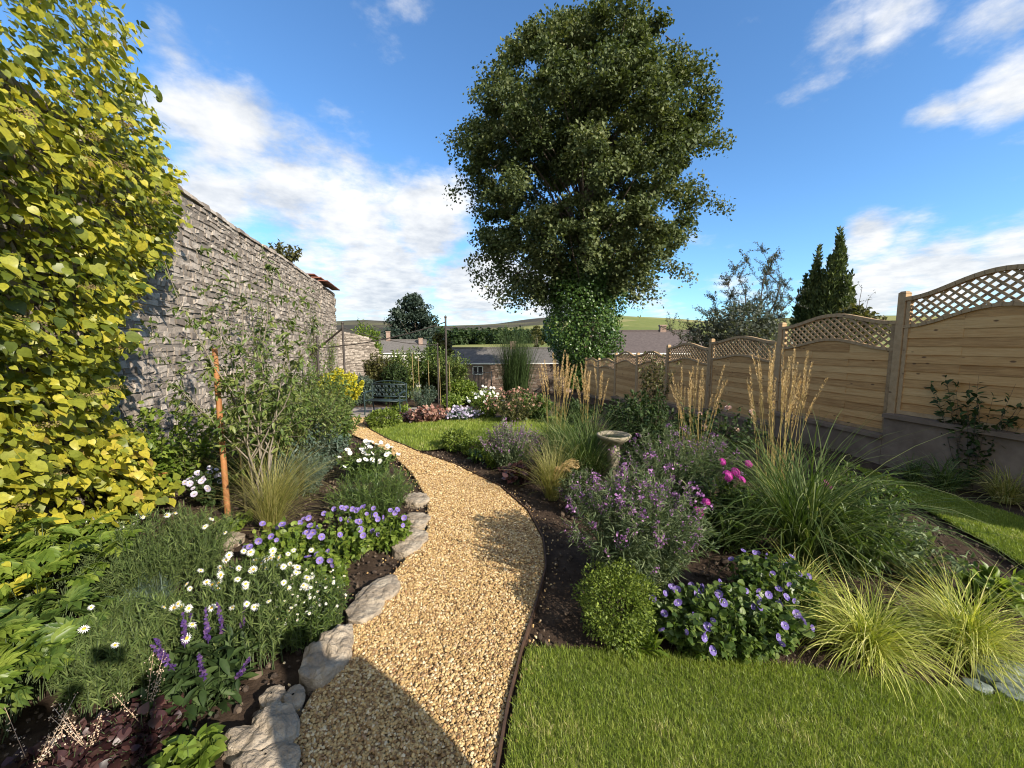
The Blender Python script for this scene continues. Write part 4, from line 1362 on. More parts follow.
rock('narrow slate piece at the lawn edge', [(966, 688), (968, 681), (990, 688), (992, 695)], .03, 22, 'stone', M_slate, 'slate_stone', 'slate stones by the sedge')
rock('dark slate fragment beside the lawn corner', [(1000, 696), (1003, 686), (1030, 690), (1034, 698)], .03, 23, 'stone', M_slate, 'slate_stone', 'slate stones by the sedge')

# catmint and small plants along the edging
t, S, b, w, h = plant('catmint', 'hazy purple catmint between the small box bushes and pale feather grass', 'flower', 510, 468, 66, 52, 170, .035, .014, 24, M_grey, None, r0=.15, t0=.1)
p, dd = on_stems(S, 10, .7); blossoms(t, p, .012, M_mauve, m=2)
plant('sedum', 'fleshy light green sedum beside the dark heuchera', 'plant', 492, 466, 30, 22, 40, .05, .03, 14, M_bright, None)
plant('heuchera', 'small dark red heuchera at the catmint foot', 'plant', 516, 482, 40, 20, 40, .06, .06, 5, M_heu, None, tmpl=HEART, t0=.4)
plant('low_green_plant', 'low green plant next to the lower box bush', 'plant', 478, 460, 26, 12, 30, .05, .035, 12, M_mid, None)

# ------------------------------------------------------------------ bird bath
bb = G(614, 500); bb = np.array([bb[0], bb[1], bb[2]])
dB = 4.35
bb = np.array([P(614, 433, dB)[0], P(614, 433, dB)[1], terr(0, dB)])
zt = P(614, 434, dB)[2]
bt = thing('bird_bath', bb, 'weathered stone bird bath on a turned pedestal among the flowers', 'bird bath')
q = Geo(); q.lathe([(.0001, 0), (.15, 0), (.15, .05), (.13, .06), (.12, .09), (.075, .12)], bb, 32); q.build('base', M_bath, bt, True)
q = Geo(); q.lathe([(.075, .12), (.06, .16), (.055, .22), (.068, .3), (.075, .38), (.06, .47), (.05, .53), (.055, .56), (.07, .57), (.072, zt - .13), (.06, zt - .12)], bb, 28); q.build('pedestal', M_bath, bt, True)
q = Geo(); q.lathe([(.06, zt - .12), (.1, zt - .1), (.155, zt - .06), (.185, zt - .03), (.19, zt - .005), (.18, zt), (.165, zt - .004), (.14, zt - .03), (.09, zt - .045), (.0001, zt - .05)], bb, 40); q.build('bowl', M_bath, bt, True)
q = Geo(); q.lathe([(.138, zt - .028), (.0001, zt - .027)], bb, 32); q.build('water', M_water, bt)

# ------------------------------------------------------------------ far bed behind the small lawn
far = [
    ('heuchera', 'mound of pink bronze heuchera leaves facing the small lawn', 428, 422, 46, 17, 110, .06, .06, 7, 'M_heupink', HEART),
    ('heuchera', 'deep burgundy heuchera at the front of the far bed', 414, 423, 28, 15, 80, .06, .06, 6, 'M_heu', HEART),
    ('silver_plant', 'silver leaved plant with pale flowers at the lawn edge', 462, 420, 40, 12, 60, .08, .04, 14, 'M_blue', OVAL),
    ('far_bed_plant', 'rounded green plant behind the burgundy heuchera', 398, 415, 24, 12, 40, .08, .04, 16, 'M_bright', OVAL),
    ('far_bed_plant', 'yellow green bush next to the thin frame post', 452, 412, 26, 20, 60, .1, .05, 20, 'M_bright', OVAL),
    ('far_bed_plant', 'soft grey green catmint clump before the teal bench', 424, 408, 34, 26, 80, .06, .02, 24, 'M_blue', OVAL),
    ('far_bed_plant', 'light green shrub behind the white daisies', 480, 405, 36, 16, 80, .09, .05, 30, 'M_bright', OVAL),
    ('far_bed_plant', 'brownish pink flowering clump at the centre of the far bed', 515, 422, 62, 34, 130, .06, .03, 24, 'M_olive', OVAL),
    ('far_bed_plant', 'mid green shrub filling the far bed near the dark bush', 536, 420, 40, 28, 80, .09, .045, 26, 'M_mid', OVAL),
    ('far_bed_plant', 'pale green airy shrub beyond the light shrub', 460, 398, 30, 26, 60, .1, .06, 26, 'M_olive', OVAL),
    ('far_bed_plant', 'dark green plant beside the reed grass at the bed end', 575, 425, 46, 26, 80, .09, .04, 24, 'M_dark', OVAL),
]
for nm, lb, u, v, wp, hp, n, L_, W_, per, mt, tp in far:
    t, S, b, w, h = plant(nm, lb, 'plant', u, v, wp, hp, n, L_, W_, per, globals()[mt], None, tmpl=tp, r0=.2)
    if 'pale flowers' in lb: blossoms(t, S[:, -1], .07, M_lilac, m=4)
    if 'brownish pink' in lb: blossoms(t, S[:70, -1], .06, M_heupink, m=3)
t, S, b, w, h = plant('white_daisy_bush', 'bushy white daisies in the middle of the far bed', 'flower', 487, 418, 40, 30, 90, .07, .03, 22, M_bright, None, r0=.2)
put_flowers(t, S[:45, -1] + np.array([0, -.02, .03]), fl('five', .033, [M_white, M_yelc], 'far_white'), face=(.2, -.8, .4))

# ------------------------------------------------------------------ bench
be = P(386, 414, 10.2); be[2] = terr(0, be[1])
bn = thing('garden_bench', be, 'small teal cast metal bench with an ornate lattice back', 'bench')
rot = R(-8)
cx_, sx_ = math.cos(rot), math.sin(rot)
def bp(x, y, z):
    x, y, z = x * .85, y * .9, z * .92
    return be + np.array([x * cx_ - y * sx_, x * sx_ + y * cx_, z])
q = Geo()
for k in range(6):
    y = -.2 + k * .075
    q.bar(bp(-.5, y, .43), bp(.5, y, .43), .05, .02)
q.build('seat', M_teal, bn)
q = Geo()
for zz in (.5, .86): q.bar(bp(-.54, .25, zz), bp(.54, .25, zz + .0), .025, .03)
tt = np.linspace(0, PI, 20)
q.tube([bp(.54 * math.cos(a), .26, .86 + .1 * math.sin(a)) for a in tt], .014, 6)
for i in range(9):
    for j in range(3):
        c = (-.48 + i * .12, .56 + j * .12)
        q.tube([bp(c[0] + .055 * math.cos(a), .25, c[1] + .055 * math.sin(a)) for a in np.linspace(0, 2 * PI, 11)], .009, 4)
        if (i + j) % 2: q.box(bp(c[0], .25, c[1]), (.05, .012, .05), rz=rot)
q.build('backrest', M_teal, bn)
for sx in (-.57, .57):
    q = Geo()
    q.tube([bp(sx, -.24, 0), bp(sx, -.2, .2), bp(sx, -.24, .43), bp(sx, -.22, .64)], .018, 6)
    q.tube([bp(sx, -.25, .64), bp(sx, 0, .67), bp(sx, .25, .66)], .02, 6)
    q.tube([bp(sx, .34, 0), bp(sx, .24, .43), bp(sx, .26, .9)], .018, 6)
    q.tube([bp(sx, -.22, .42), bp(sx, .25, .42)], .015, 6)
    q.build('leg_frame', M_teal, bn)
q = Geo()
q.box(P(372, 414, 10.2) * np.array([1, 1, 0]) + np.array([0, .2, terr(0, 10.4) + .01]), (2.6, 1.8, .06))
tag(q.build('paving', M_paving), 'small paved area under the bench at the path end', 'paving', kind='structure')

# ------------------------------------------------------------------ rose frame of thin metal posts
A_ = P(342.5, 324, 11.); B_ = P(317, 338, 10.); C_ = P(308, 350, 11.6); D_ = P(445.5, 318, 9.6); E_ = P(437.5, 345, 11.4)
rf = thing('metal_pergola', A_ * np.array([1, 1, 0]) + np.array([0, 0, terr(0, A_[1])]), 'thin dark metal post frame with slanting rails above the bench', 'pergola')
for p_, r_ in ((A_, .032), (B_, .03), (C_, .024), (D_, .024), (E_, .02)):
    q = Geo(); q.tube([np.array([p_[0], p_[1], terr(0, p_[1]) - .1]), p_ * np.array([1, 1, .5]) + np.array([0, 0, 0.]), p_], r_, 8)
    q.lathe([(.0001, .0), (r_ * 1.3, 0), (r_ * 1.2, .04), (.0001, .07)], p_, 8)
    q.build('post', M_metal, rf)


def sag(a, b, s, n=14):
    t = np.linspace(0, 1, n)[:, None]
    return a + (b - a) * t - np.array([0, 0, s]) * 4 * t * (1 - t)


for a, b, s_, r_ in ((A_ - np.array([0, 0, .12]), C_ - np.array([0, 0, .2]), 0, .028), (B_ - np.array([0, 0, .25]), D_ - np.array([0, 0, .1]), .12, .014), (A_ - np.array([0, 0, .1]), E_ - np.array([0, 0, .0]), .12, .012)):
    q = Geo(); q.tube(sag(a, b, s_), r_, 6); q.build('rail', M_metal, rf)

# shrubs and canes behind the bench
for lb, u, v, d, wp, hp, mt, L_ in (('pale green shrub against the rounded wall end', 380, 398, 14, 30, 50, 'M_olive', .09), ('tall bean row with canes behind the bench', 405, 398, 14.5, 44, 52, 'M_apple', .09), ('dense climbing beans next to the conifer', 432, 400, 15, 50, 56, 'M_mid', .1), ('dark hedge plant directly behind the bench back', 396, 402, 13, 26, 42, 'M_dark', .09), ('bush between the bean row and the thin posts', 452, 402, 14, 40, 50, 'M_apple', .09), ('lime green bush catching sun near the gate', 462, 400, 13.5, 30, 24, 'M_bright', .09), ('broad dark bush at the bench arm', 362, 404, 13, 26, 30, 'M_blue', .08), ('bright leafy tree top above the rounded wall', 368, 400, 22, 30, 70, 'M_bright', .16)):
    base = P(u, v, d); base[2] = terr(0, base[1])
    t, S, b, w, h = plant('garden_bush', lb, 'shrub', u, v, wp, hp + (v - 345 - (EYE - base[2]) / d * F) * 0, 170, L_, L_ * .5, 46, globals()[mt], M_stemb, r0=.3, base=base, dome=.2)
cn = [(412, 352), (418, 356), (428, 360), (439, 358), (449, 362)]
for k, (u, v) in enumerate(cn):
    a = P(u, v, 12.6); q = Geo(); q.tube([np.array([a[0] + .03, a[1], terr(0, a[1])]), a], .007, 6)
    tag(q.build('bean_cane', M_cane), 'weathered cane standing in the bean row behind the bench', 'cane', 'canes behind the bench')

# dark upright bush and gate
pb = P(516, 400, 15.5); pb[2] = terr(0, pb[1])
grassy('dark_upright_bush', 'dark upright broom like bush in front of the far bungalow', 516, 400, 46, 66, 1500, .012, M_dark, .16, .35, cat='shrub', base=pb, r0=.5, K=4)
gb = P(483, 391, 17.5); gz = gb[2]
gt = thing('metal_gate', gb, 'black metal railing gate at the end of the garden', 'gate')
gd = np.array([1, .06, 0]); gd /= np.linalg.norm(gd)
q = Geo(); wG = .78
for zz in (.06, .84): q.bar(gb + np.array([0, 0, zz]) - gd * wG / 2, gb + np.array([0, 0, zz]) + gd * wG / 2, .03, .03)
for sx in (-1, 1): q.bar(gb + gd * sx * wG / 2 - np.array([0, 0, .1]), gb + gd * sx * wG / 2 + np.array([0, 0, .9]), .05, .05)
q.build('frame', M_gate, gt)
for k in range(6):
    q = Geo(); a = gb + gd * (-wG / 2 + wG * (k + .5) / 6); q.tube([a + np.array([0, 0, .06]), a + np.array([0, 0, .84])], .009, 6); q.build('bar', M_gate, gt)
# stone gate side walls
gwb = P(466, 391, 17.6)
w3 = thing('garden_wall', gwb, 'short low stone wall stub beside the metal gate', 'wall')
stone_wall(w3, gwb + np.array([-.45, 0, 0]) * np.array([1, 1, 0]), np.array([1., 0, 0]), np.array([0, -1., 0]), .85, gwb[2] - .3, lambda s: gwb[2] + .85, hs=(.06, .1), ls=(.12, .28), thick=.3)
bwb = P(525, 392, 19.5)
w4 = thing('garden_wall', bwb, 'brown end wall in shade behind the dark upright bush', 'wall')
stone_wall(w4, np.array([bwb[0] - 1.5, bwb[1], 0]), np.array([1., 0, 0]), np.array([0, -1., 0]), 3.4, bwb[2] - .6, lambda s: 1.6 - 20 / F * 19.5 + 0, hs=(.06, .1), ls=(.12, .28), thick=.3, sm=M_brownshade)

# ------------------------------------------------------------------ houses
def house(name, label, c, W, D, hw, hr, rz, wallm, roofm, chims=(), wins=(), base_drop=3.):
    """c: eaves-level centre of the front edge; W along the ridge, D deep"""
    t = thing(name, c, label, 'house')
    cc, ss = math.cos(rz), math.sin(rz)
    def w(x, y, z): return c + np.array([x * cc - y * ss, x * ss + y * cc, z])
    q = Geo()
    b = -hw
    v = [w(-W / 2, 0, b), w(W / 2, 0, b), w(W / 2, D, b), w(-W / 2, D, b), w(-W / 2, 0, 0), w(W / 2, 0, 0), w(W / 2, D, 0), w(-W / 2, D, 0), w(-W / 2, D / 2, hr), w(W / 2, D / 2, hr)]
    q.add(v, [[0, 1, 5, 4], [1, 2, 6, 5], [2, 3, 7, 6], [3, 0, 4, 7]], [[5, 6, 9], [7, 4, 8]], r=.5)
    q.build('wall', wallm, t)
    q = Geo(); e = .25; th = .12
    for sgn in (0, 1):
        y0 = -e if not sgn else D + e
        sl = hr / (D / 2)
        z0 = -e * sl + .06
        a = [w(-W / 2 - e, y0, z0), w(W / 2 + e, y0, z0), w(W / 2 + e, D / 2, hr + .06), w(-W / 2 - e, D / 2, hr + .06)]
        bvec = np.array([0, 0, -th]) * .4
        q.add(a + [p_ + bvec for p_ in a], [[0, 1, 2, 3], [4, 7, 6, 5], [0, 4, 5, 1], [1, 5, 6, 2], [3, 2, 6, 7], [0, 3, 7, 4]], r=.5)
    q.bar(w(-W / 2 - e, D / 2, hr + .08), w(W / 2 + e, D / 2, hr + .08), .25, .12)
    ro = q.build('roof', roofm, t)
    for (x, y, z, s, hh) in chims:
        q = Geo(); q.box(w(x, y, z + hh / 2), (s, s, hh), rz=rz); q.box(w(x, y, z + hh + .06), (s * 1.2, s * 1.2, .12), rz=rz)
        co_ = q.build('chimney', M_hwall, ro)
        for px in (-.2, .2):
            q.lathe([(.09, 0), (.1, .3), (.0001, .3)], w(x + px * s, y, z + hh + .12), 8)
    g_ = Geo(); g_.bar(w(-W / 2 - e, -e - .05, -e * hr / (D / 2)), w(W / 2 + e, -e - .05, -e * hr / (D / 2)), .1, .1); g_.build('gutter', M_whitep, t)
    for (x, z, ww, wh) in wins:
        q = Geo()
        for dx in (-ww / 2, 0, ww / 2): q.bar(w(x + dx, -.02, z - wh / 2), w(x + dx, -.02, z + wh / 2), .07, .07, up=(ss, -cc, 0))
        for dz in (-wh / 2, wh / 2): q.bar(w(x - ww / 2, -.02, z + dz), w(x + ww / 2, -.02, z + dz), .07, .08)
        f = q.build('window', M_whitep, t)
        q = Geo(); q.box(w(x, -.005, z), (ww, .03, wh), rz=rz); q.build('pane', M_glass, f)
    return t


h1 = P(508, 362, 30.)
house('bungalow', 'long low stone bungalow with slate roof beyond the garden end', h1, 11.6, 4.5, 4, 1.0, 0, M_hwall, M_hroof, chims=((.4, 2.25, .9, .45, .6),), wins=((-2.35, -.65, .75, .62), (3.2, -.7, .9, .6)))
h2 = P(655, 352, 31.)
house('cottage', 'cottage with a brown slate roof showing over the fence', h2, 9., 7, 4, 1.75, R(-4), M_hwall, M_hroof2, chims=((1.6, 3.5, 1.5, .5, .7),))
h3 = P(402, 352, 52.)
house('villa', 'grey slate villa with tall chimneys below the dark conifer', h3, 6.5, 5, 5, 1.6, R(18), M_render, M_hroof, chims=((-1.7, 2.5, 1.0, .55, 1.7), (2.6, 1.6, .3, .55, 1.5)), wins=((-1, -1.2, .9, 1.2), (1.2, -1.2, .9, 1.2)))
h4 = P(705, 337, 60.)

# ------------------------------------------------------------------ trees
def limb(q, a, b, r0, r1, bow=.1, n=8, sides=7, jit=.04):
    a, b = np.array(a, float), np.array(b, float)
    t = np.linspace(0, 1, n)[:, None]
    L = np.linalg.norm(b - a)
    c = (a + b) / 2 + rng.normal(0, bow, 3) * L * .5 + np.array([0, 0, bow * L * .4])
    pts = (1 - t) ** 2 * a + 2 * t * (1 - t) * c + t ** 2 * b
    pts[1:-1] += rng.normal(0, jit * L * .15, pts[1:-1].shape)
    q.tube(pts, np.linspace(r0, r1, n), sides)
    return pts


# big lime tree beyond the fence
TD = 20.
tb = P(583, 372, TD); tb[2] = -1.1
def tz(v): return EYE + (345 - v) / F * TD
lime = thing('lime_tree', tb, 'huge dark green lime tree towering beyond the garden end', 'tree')
vz = [298, 288, 272, 250, 230, 205, 170, 138, 108, 78, 55, 36, 22]
rl_ = [26, 52, 76, 94, 110, 122, 126, 124, 108, 92, 76, 54, 14]
rr_ = [16, 38, 66, 84, 100, 112, 119, 119, 106, 90, 76, 56, 16]
rys = [ray(587, v) for v in vz]
zz = np.array([EYE + r_[2] * TD / r_[1] for r_ in rys]); dsc = np.array([TD / r_[1] for r_ in rys])
rL = np.array(rl_) / F * dsc; rR = np.array(rr_) / F * dsc
Q = Geo(); BR = Geo(); q = Geo()
trunk_pts = [tb, tb + np.array([.1, 0, 2.5]), tb + np.array([0, .1, 5.5]), tb + np.array([.1, .1, 9]), tb + np.array([-.1, 0, 13]), tb + np.array([0, 0, 18])]
q.tube(trunk_pts, [.62, .5, .44, .34, .2, .05], 12)
q.build('trunk', M_trunk, lime)
nc = 640
zc = rng.uniform(zz[0], zz[-1], nc * 2)
az = rng.uniform(0, 2 * PI, nc * 2)
c_ = np.cos(az)
Rr = np.where(c_ < 0, np.interp(zc, zz, rL), np.interp(zc, zz, rR))
keep = rng.random(nc * 2) < Rr / 7.3 + .05
zc, az, Rr = zc[keep][:nc], az[keep][:nc], Rr[keep][:nc]
fr = rng.random(len(zc)) ** .55 * .97
cen = np.stack([tb[0] + np.cos(az) * Rr * fr, tb[1] + np.sin(az) * Rr * fr * .9, zc], 1)
bl = cen + 0
for i in range(len(cen)):
    if i % 6 == 0:
        s0 = np.array([tb[0], tb[1], max(3.0, zc[i] - rng.uniform(1.5, 4.5) - fr[i] * 2)])
        pts = limb(BR, s0, cen[i], .09 * (1 - fr[i] * .5), .012, .08, 7, 5)
    m = int(rng.integers(180, 440))
    rad = rng.uniform(.4, 1.05) * np.array([1, 1, .55])
    dd = sph(m) * (rng.random(m) ** .6)[:, None]
    outw = unit(cen[i] - np.array([tb[0], tb[1], cen[i][2] - 2]))
    pp_ = cen[i] + dd * rad
    # drooping sprays low on the crown
    if zc[i] < 6.5:
        pp_ = cen[i] + dd * rad * np.array([.75, .75, .9]) + outw * (rng.random((m, 1)) * .9) - np.array([0, 0, 1]) * (rng.random((m, 1)) ** 1.5 * .8)
    nn = unit(np.array([0, 0, .8]) + outw * .4 + rng.normal(0, .55, (m, 3)))
    dr = unit(outw * .5 + np.array([0, 0, -.4]) + rng.normal(0, .6, (m, 3)))
    s_ = rng.uniform(.1, .2, m)
    Q.inst(SIMPLE, pp_, frame(dr, nn), np.stack([s_ * .78, s_, s_], 1), r=np.clip(rng.random(m) * .75 + rng.normal(.1, .1), 0, 1))
for (u_, v_) in ((500, 296), (488, 288), (476, 276), (512, 300), (470, 262), (524, 296), (536, 300), (482, 250), (452, 190), (448, 140), (455, 150), (640, 298), (655, 292), (690, 272), (728, 140), (726, 205), (472, 92), (500, 60), (655, 40), (702, 68)):
    e_ = P(u_, v_, 19.2 + rng.uniform(-.8, 1.2))
    s0 = np.array([tb[0], tb[1], max(3.4, e_[2] + rng.uniform(.5, 1.8))]) * .35 + np.array([e_[0], e_[1], e_[2] + 1.0]) * .65
    pts = limb(BR, s0, e_, .03, .006, .1, 9, 5)
    m = 330; k_ = rng.integers(2, 9, m)
    pp_ = pts[k_] + rng.normal(0, .2, (m, 3)) - np.array([0, 0, 1]) * (rng.random((m, 1)) ** 2 * .5)
    s_ = rng.uniform(.1, .19, m)
    Q.inst(SIMPLE, pp_, frame(unit(np.array([0, 0, -.6]) + rng.normal(0, .6, (m, 3))), unit(np.array([0, 0, .8]) + rng.normal(0, .6, (m, 3)))), np.stack([s_ * .78, s_, s_], 1))
Q.build('crown', M_tree, lime)
BR.build('branches', M_trunk, lime)
# ivy on the trunk
iv = Geo(); n = 24000
z = rng.uniform(-.6, 5.6, n)
a = rng.uniform(0, 2 * PI, n)
rv = np.interp(z, [-.6, .3, 1.2, 2.5, 4, 5.6], [.8, 1.1, 1.7, 1.95, 1.9, 1.3]) * (1 + .25 * noise3(np.stack([np.cos(a) * 2, np.sin(a) * 2, z], -1), 1.6, 3))
rv = rv * (.45 + .55 * rng.random(n) ** .5)
p = np.stack([tb[0] + np.cos(a) * rv, tb[1] + np.sin(a) * rv, z], 1)
ow = np.stack([np.cos(a), np.sin(a), np.full(n, .5)], 1)
s_ = rng.uniform(.08, .16, n)
iv.inst(SIMPLE, p, frame(unit(rng.normal(0, .6, (n, 3)) + np.array([0, 0, -.5])), unit(ow + rng.normal(0, .5, (n, 3)))), np.stack([s_ * .9, s_, s_], 1))
iv.build('ivy', M_ivy, lime)


def column_tree(label, u, d, vtop, wpx, n, seed, mat=M_conif, vb=345):
    b = P(u, vb, d); b[2] = 0
    t = thing('columnar_conifer', b, label, 'tree', 'columnar conifers behind the fence')
    H = EYE + (345 - vtop) / F * d; Rw = wpx / F * d / 2
    q = Geo(); q.tube([b - np.array([0, 0, .3]), b + np.array([0, 0, H * .5]), b + np.array([0, 0, H * .97])], [.12, .07, .01], 7); q.build('trunk', M_trunk, t)
    q = Geo()
    ns = 20
    sr = np.sqrt(rng.random(ns)) * Rw * .72; sa = rng.uniform(0, 2 * PI, ns); sr[0] = 0
    sh = H * (1 - .5 * (sr / Rw) ** 1.3) * rng.uniform(.86, 1, ns); sh[0] = H
    k_ = rng.integers(0, ns, n)
    tz_ = rng.random(n) ** .8
    z = (.06 + .94 * tz_) * sh[k_]
    az = rng.uniform(0, 2 * PI, n)
    rad = Rw * .4 * np.interp(tz_, [0, .5, .8, 1], [1, .85, .5, .04]) * (.4 + .6 * rng.random(n) ** .5) * (1 + .3 * rng.normal(size=n))
    p = b + np.stack([np.cos(sa[k_]) * sr[k_] * (.75 + .25 * tz_) + np.cos(az) * rad, np.sin(sa[k_]) * sr[k_] + np.sin(az) * rad, z], 1)
    dr = unit(np.stack([np.cos(az) * .45, np.sin(az) * .45, np.ones(n)], 1) + rng.normal(0, .3, (n, 3)))
    s_ = rng.uniform(.1, .22, n)
    q.inst(SIMPLE, p, frame(dr, sph(n)), np.stack([s_ * .4, s_, s_], 1)); q.build('crown', mat, t)


column_tree('tall dark columnar conifer rising highest behind the lattice fence', 831, 15, 233, 32, 9000, 1)
column_tree('second columnar conifer, slightly shorter and fuller than its tall neighbour', 811, 15.6, 250, 30, 8500, 4)
column_tree('short narrow conifer on the outer side of the tall one', 845, 15.3, 275, 20, 4500, 7)
column_tree('low dark conifer at the shrub side of the group', 801, 15.8, 276, 22, 4000, 9, M_dark)


def sparse_tree(label, u, d, pts, nleaf, mat, name='sparse_tree', vb=350, L=.05, m=26, tw_n=9):
    b = P(u, vb, d); b[2] = terr(0, b[1])
    t = thing(name, b, label, 'tree')
    q = Geo(); lf = Geo()
    for (tu, tv) in pts:
        e = P(tu, tv, d + rng.uniform(-1.2, 1.2))
        pl_s = limb(q, b + np.array([rng.normal(0, .15), rng.normal(0, .15), .2]), e, .045, .006, .1, 10, 5, .1)
        for k in range(3, 10):
            for _ in range(tw_n // 3):
                dd = unit(rng.normal(0, 1, 3) + np.array([0, 0, .55]) + unit(e - b) * .5); l = rng.uniform(.3, .9) * (1.1 - k * .05)
                q.tube([pl_s[k], pl_s[k] + dd * l * .5 + rng.normal(0, .03, 3), pl_s[k] + dd * l], [.008, .005, .002], 3)
                f = rng.random(m)
                leaves(lf, pl_s[k] + dd * (l * f)[:, None] + rng.normal(0, .025, (m, 3)), np.repeat(dd[None], m, 0), L, L * .5, SIMPLE, .8, .6)
    q.build('trunk', M_stemb, t); lf.build('crown', mat, t)


sparse_tree('wispy silver grey tree with thin upright twigs behind the fence', 745, 13.5, [(690, 330), (705, 315), (715, 300), (728, 285), (735, 270), (748, 262), (762, 250), (775, 255), (785, 285), (792, 300), (755, 300), (740, 310), (720, 325), (775, 310), (700, 335), (765, 275), (670, 330), (785, 325)], 0, M_sparse, L=.055, m=46, tw_n=18)
sparse_tree('few thin leafy twigs beside the columnar conifers', 858, 14.5, [(850, 290), (862, 288), (868, 300), (856, 305)], 0, M_sparse, vb=340, L=.07, m=10, tw_n=3)


def round_tree(name, label, u, v, d, wpx, vtop, n, s, mat, seed=0, lump=.3, tr=.25, group=None, taper=.5):
    b = P(u, v, d); b[2] = terr(b[0], b[1]) - .2
    t = thing(name, b, label, 'tree', group)
    H = EYE + (345 - vtop) / F * d - b[2]; Rw = wpx / F * d / 2
    q = Geo(); q.tube([b, b + np.array([.05 * H, 0, H * .5]), b + np.array([0, 0, H * .85])], [tr, tr * .7, tr * .15], 8)
    for k in range(12):
        a = rng.uniform(0, 2 * PI); z0 = rng.uniform(.3, .6) * H
        limb(q, b + np.array([0, 0, z0]), b + np.array([math.cos(a) * Rw * .7, math.sin(a) * Rw * .7, z0 + H * .22]), tr * .35, tr * .08, .1, 6, 5)
    q.build('trunk', M_trunk, t)
    q = Geo(); ncl = max(24, n // 160)
    dz = rng.random(ncl)
    a = rng.uniform(0, 2 * PI, ncl)
    pr_f = np.interp(dz, [0, .12, .35, .6, .85, 1], [.5, .85, 1, .85, taper, .08])
    rr = np.sqrt(rng.random(ncl)) * pr_f * Rw * (1 + lump * rng.normal(0, .4, ncl))
    c = b + np.stack([np.cos(a) * rr, np.sin(a) * rr, H * (.18 + .82 * dz)], 1)
    m = n // ncl
    for i in range(ncl):
        dd = sph(m) * (rng.random(m) ** .4)[:, None]
        pp_ = c[i] + dd * Rw * np.array([.3, .3, .17]) * rng.uniform(.6, 1.2)
        s_ = s * rng.uniform(.6, 1.3, m)
        q.inst(SIMPLE, pp_, frame(sph(m), unit(np.array([0, 0, .8]) + rng.normal(0, .5, (m, 3)))), np.stack([s_ * .8, s_, s_], 1), r=np.clip(rng.random(m) * .8 + rng.normal(.1, .12), 0, 1))
    q.build('crown', mat, t)


round_tree('cedar_tree', 'big dark blue green cedar on the skyline behind the villa', 414, 362, 62, 56, 299, 15000, .42, M_cedar, taper=.45)
round_tree('round_tree', 'olive brown tree standing between the posts and the bungalow', 441, 385, 27, 30, 336, 7000, .2, M_olive, taper=.6)
round_tree('round_tree', 'small leafy tree beyond the bench with lighter leaves', 372, 385, 30, 26, 346, 4500, .22, M_mid)
round_tree('round_tree', 'brown tinted tree in the field above the bungalow roof', 536, 350, 190, 14, 327, 2500, .9, M_olive, tr=.4)
plant('wall_top_shrub', 'ragged shrub growing over the top of the long wall', 'shrub', 296, 265, 40, 24, 46, .09, .05, 26, M_olive, M_stemb, base=wallpt(6.35) - WN * .22 + np.array([0, 0, 3.62]), r0=.1, dome=.3)

round_tree('garden_shrub', 'olive green shrub showing through the lattice of the fence', 845, 345, 9.2, 90, 312, 5000, .1, M_olive, tr=.05)
round_tree('garden_shrub', 'darker shrub at the foot of the wispy tree behind the fence', 735, 345, 12.5, 110, 306, 7000, .1, M_sparse, tr=.06)

# woods on the far hillside: one mass
wq = Geo(); n = 420
ux = rng.uniform(438, 700, n)
dw = rng.uniform(470, 640, n)
for i in range(n):
    b = P(ux[i], 345, dw[i]); b[2] = terr(0, b[1]) - 2
    big = 1 if ux[i] < 555 else .55
    H = rng.uniform(15, 23) * big; Rr_ = rng.uniform(4, 7) * (.7 + .3 * big)
    m = 120
    dd = sph(m); dd[:, 2] = np.abs(dd[:, 2])
    wq.inst(SIMPLE, b + dd * (rng.random((m, 1)) ** .3) * np.array([Rr_, Rr_, H]), frame(sph(m), unit(dd + np.array([0, 0, .4]))), np.full(m, 3.4) * rng.uniform(.6, 1.3, m), r=np.clip(rng.random(m) * .7 + rng.normal(0, .12), 0, 1))
tag(wq.build('far_woods', M_dark), 'dark belt of woodland across the far fields', 'woods', kind='stuff')
wq = Geo(); n = 160
ux = rng.uniform(330, 440, n); dw = rng.uniform(240, 420, n)
for i in range(n):
    b = P(ux[i], 345, dw[i]); b[2] = terr(0, b[1]) - 2
    H = rng.uniform(7, 12); Rr_ = rng.uniform(3, 6); m = 90
    dd = sph(m); dd[:, 2] = np.abs(dd[:, 2])
    wq.inst(SIMPLE, b + dd * (rng.random((m, 1)) ** .3) * np.array([Rr_, Rr_, H]), frame(sph(m), unit(dd + np.array([0, 0, .4]))), np.full(m, 2.2) * rng.uniform(.6, 1.3, m))
tag(wq.build('far_trees', M_cedar), 'distant trees massed on the lower slope behind the villa', 'woods', kind='stuff')

# climbing sprigs on the wall face
for lb, s0, z0 in (('green creeper sprig high on the long wall', 3.4, 2.2), ('second creeper sprig beside the wall end', 8.0, 2.3), ('pale creeper patch near the tiled wall end', 10.2, 1.6)):
    c = wallpt(s0) + WN * .08
    t = thing('wall_creeper', c, lb, 'climber')
    q = Geo(); lq = Geo()
    for k in range(14):
        e = c + WD * rng.normal(0, .55) + np.array([0, 0, z0 + rng.normal(0, .35)]) + WN * rng.uniform(0, .15)
        pts = limb(q, c + np.array([0, 0, .2]), e, .006, .002, .05, 8, 3)
        m = 40; k_ = rng.integers(3, 8, m)
        leaves(lq, pts[k_] + rng.normal(0, .07, (m, 3)), np.repeat(unit(e - c)[None], m, 0), .07, .035, OVAL, 1, .3)
    q.build('stems', M_stemb, t); lq.build('foliage', M_apple, t)

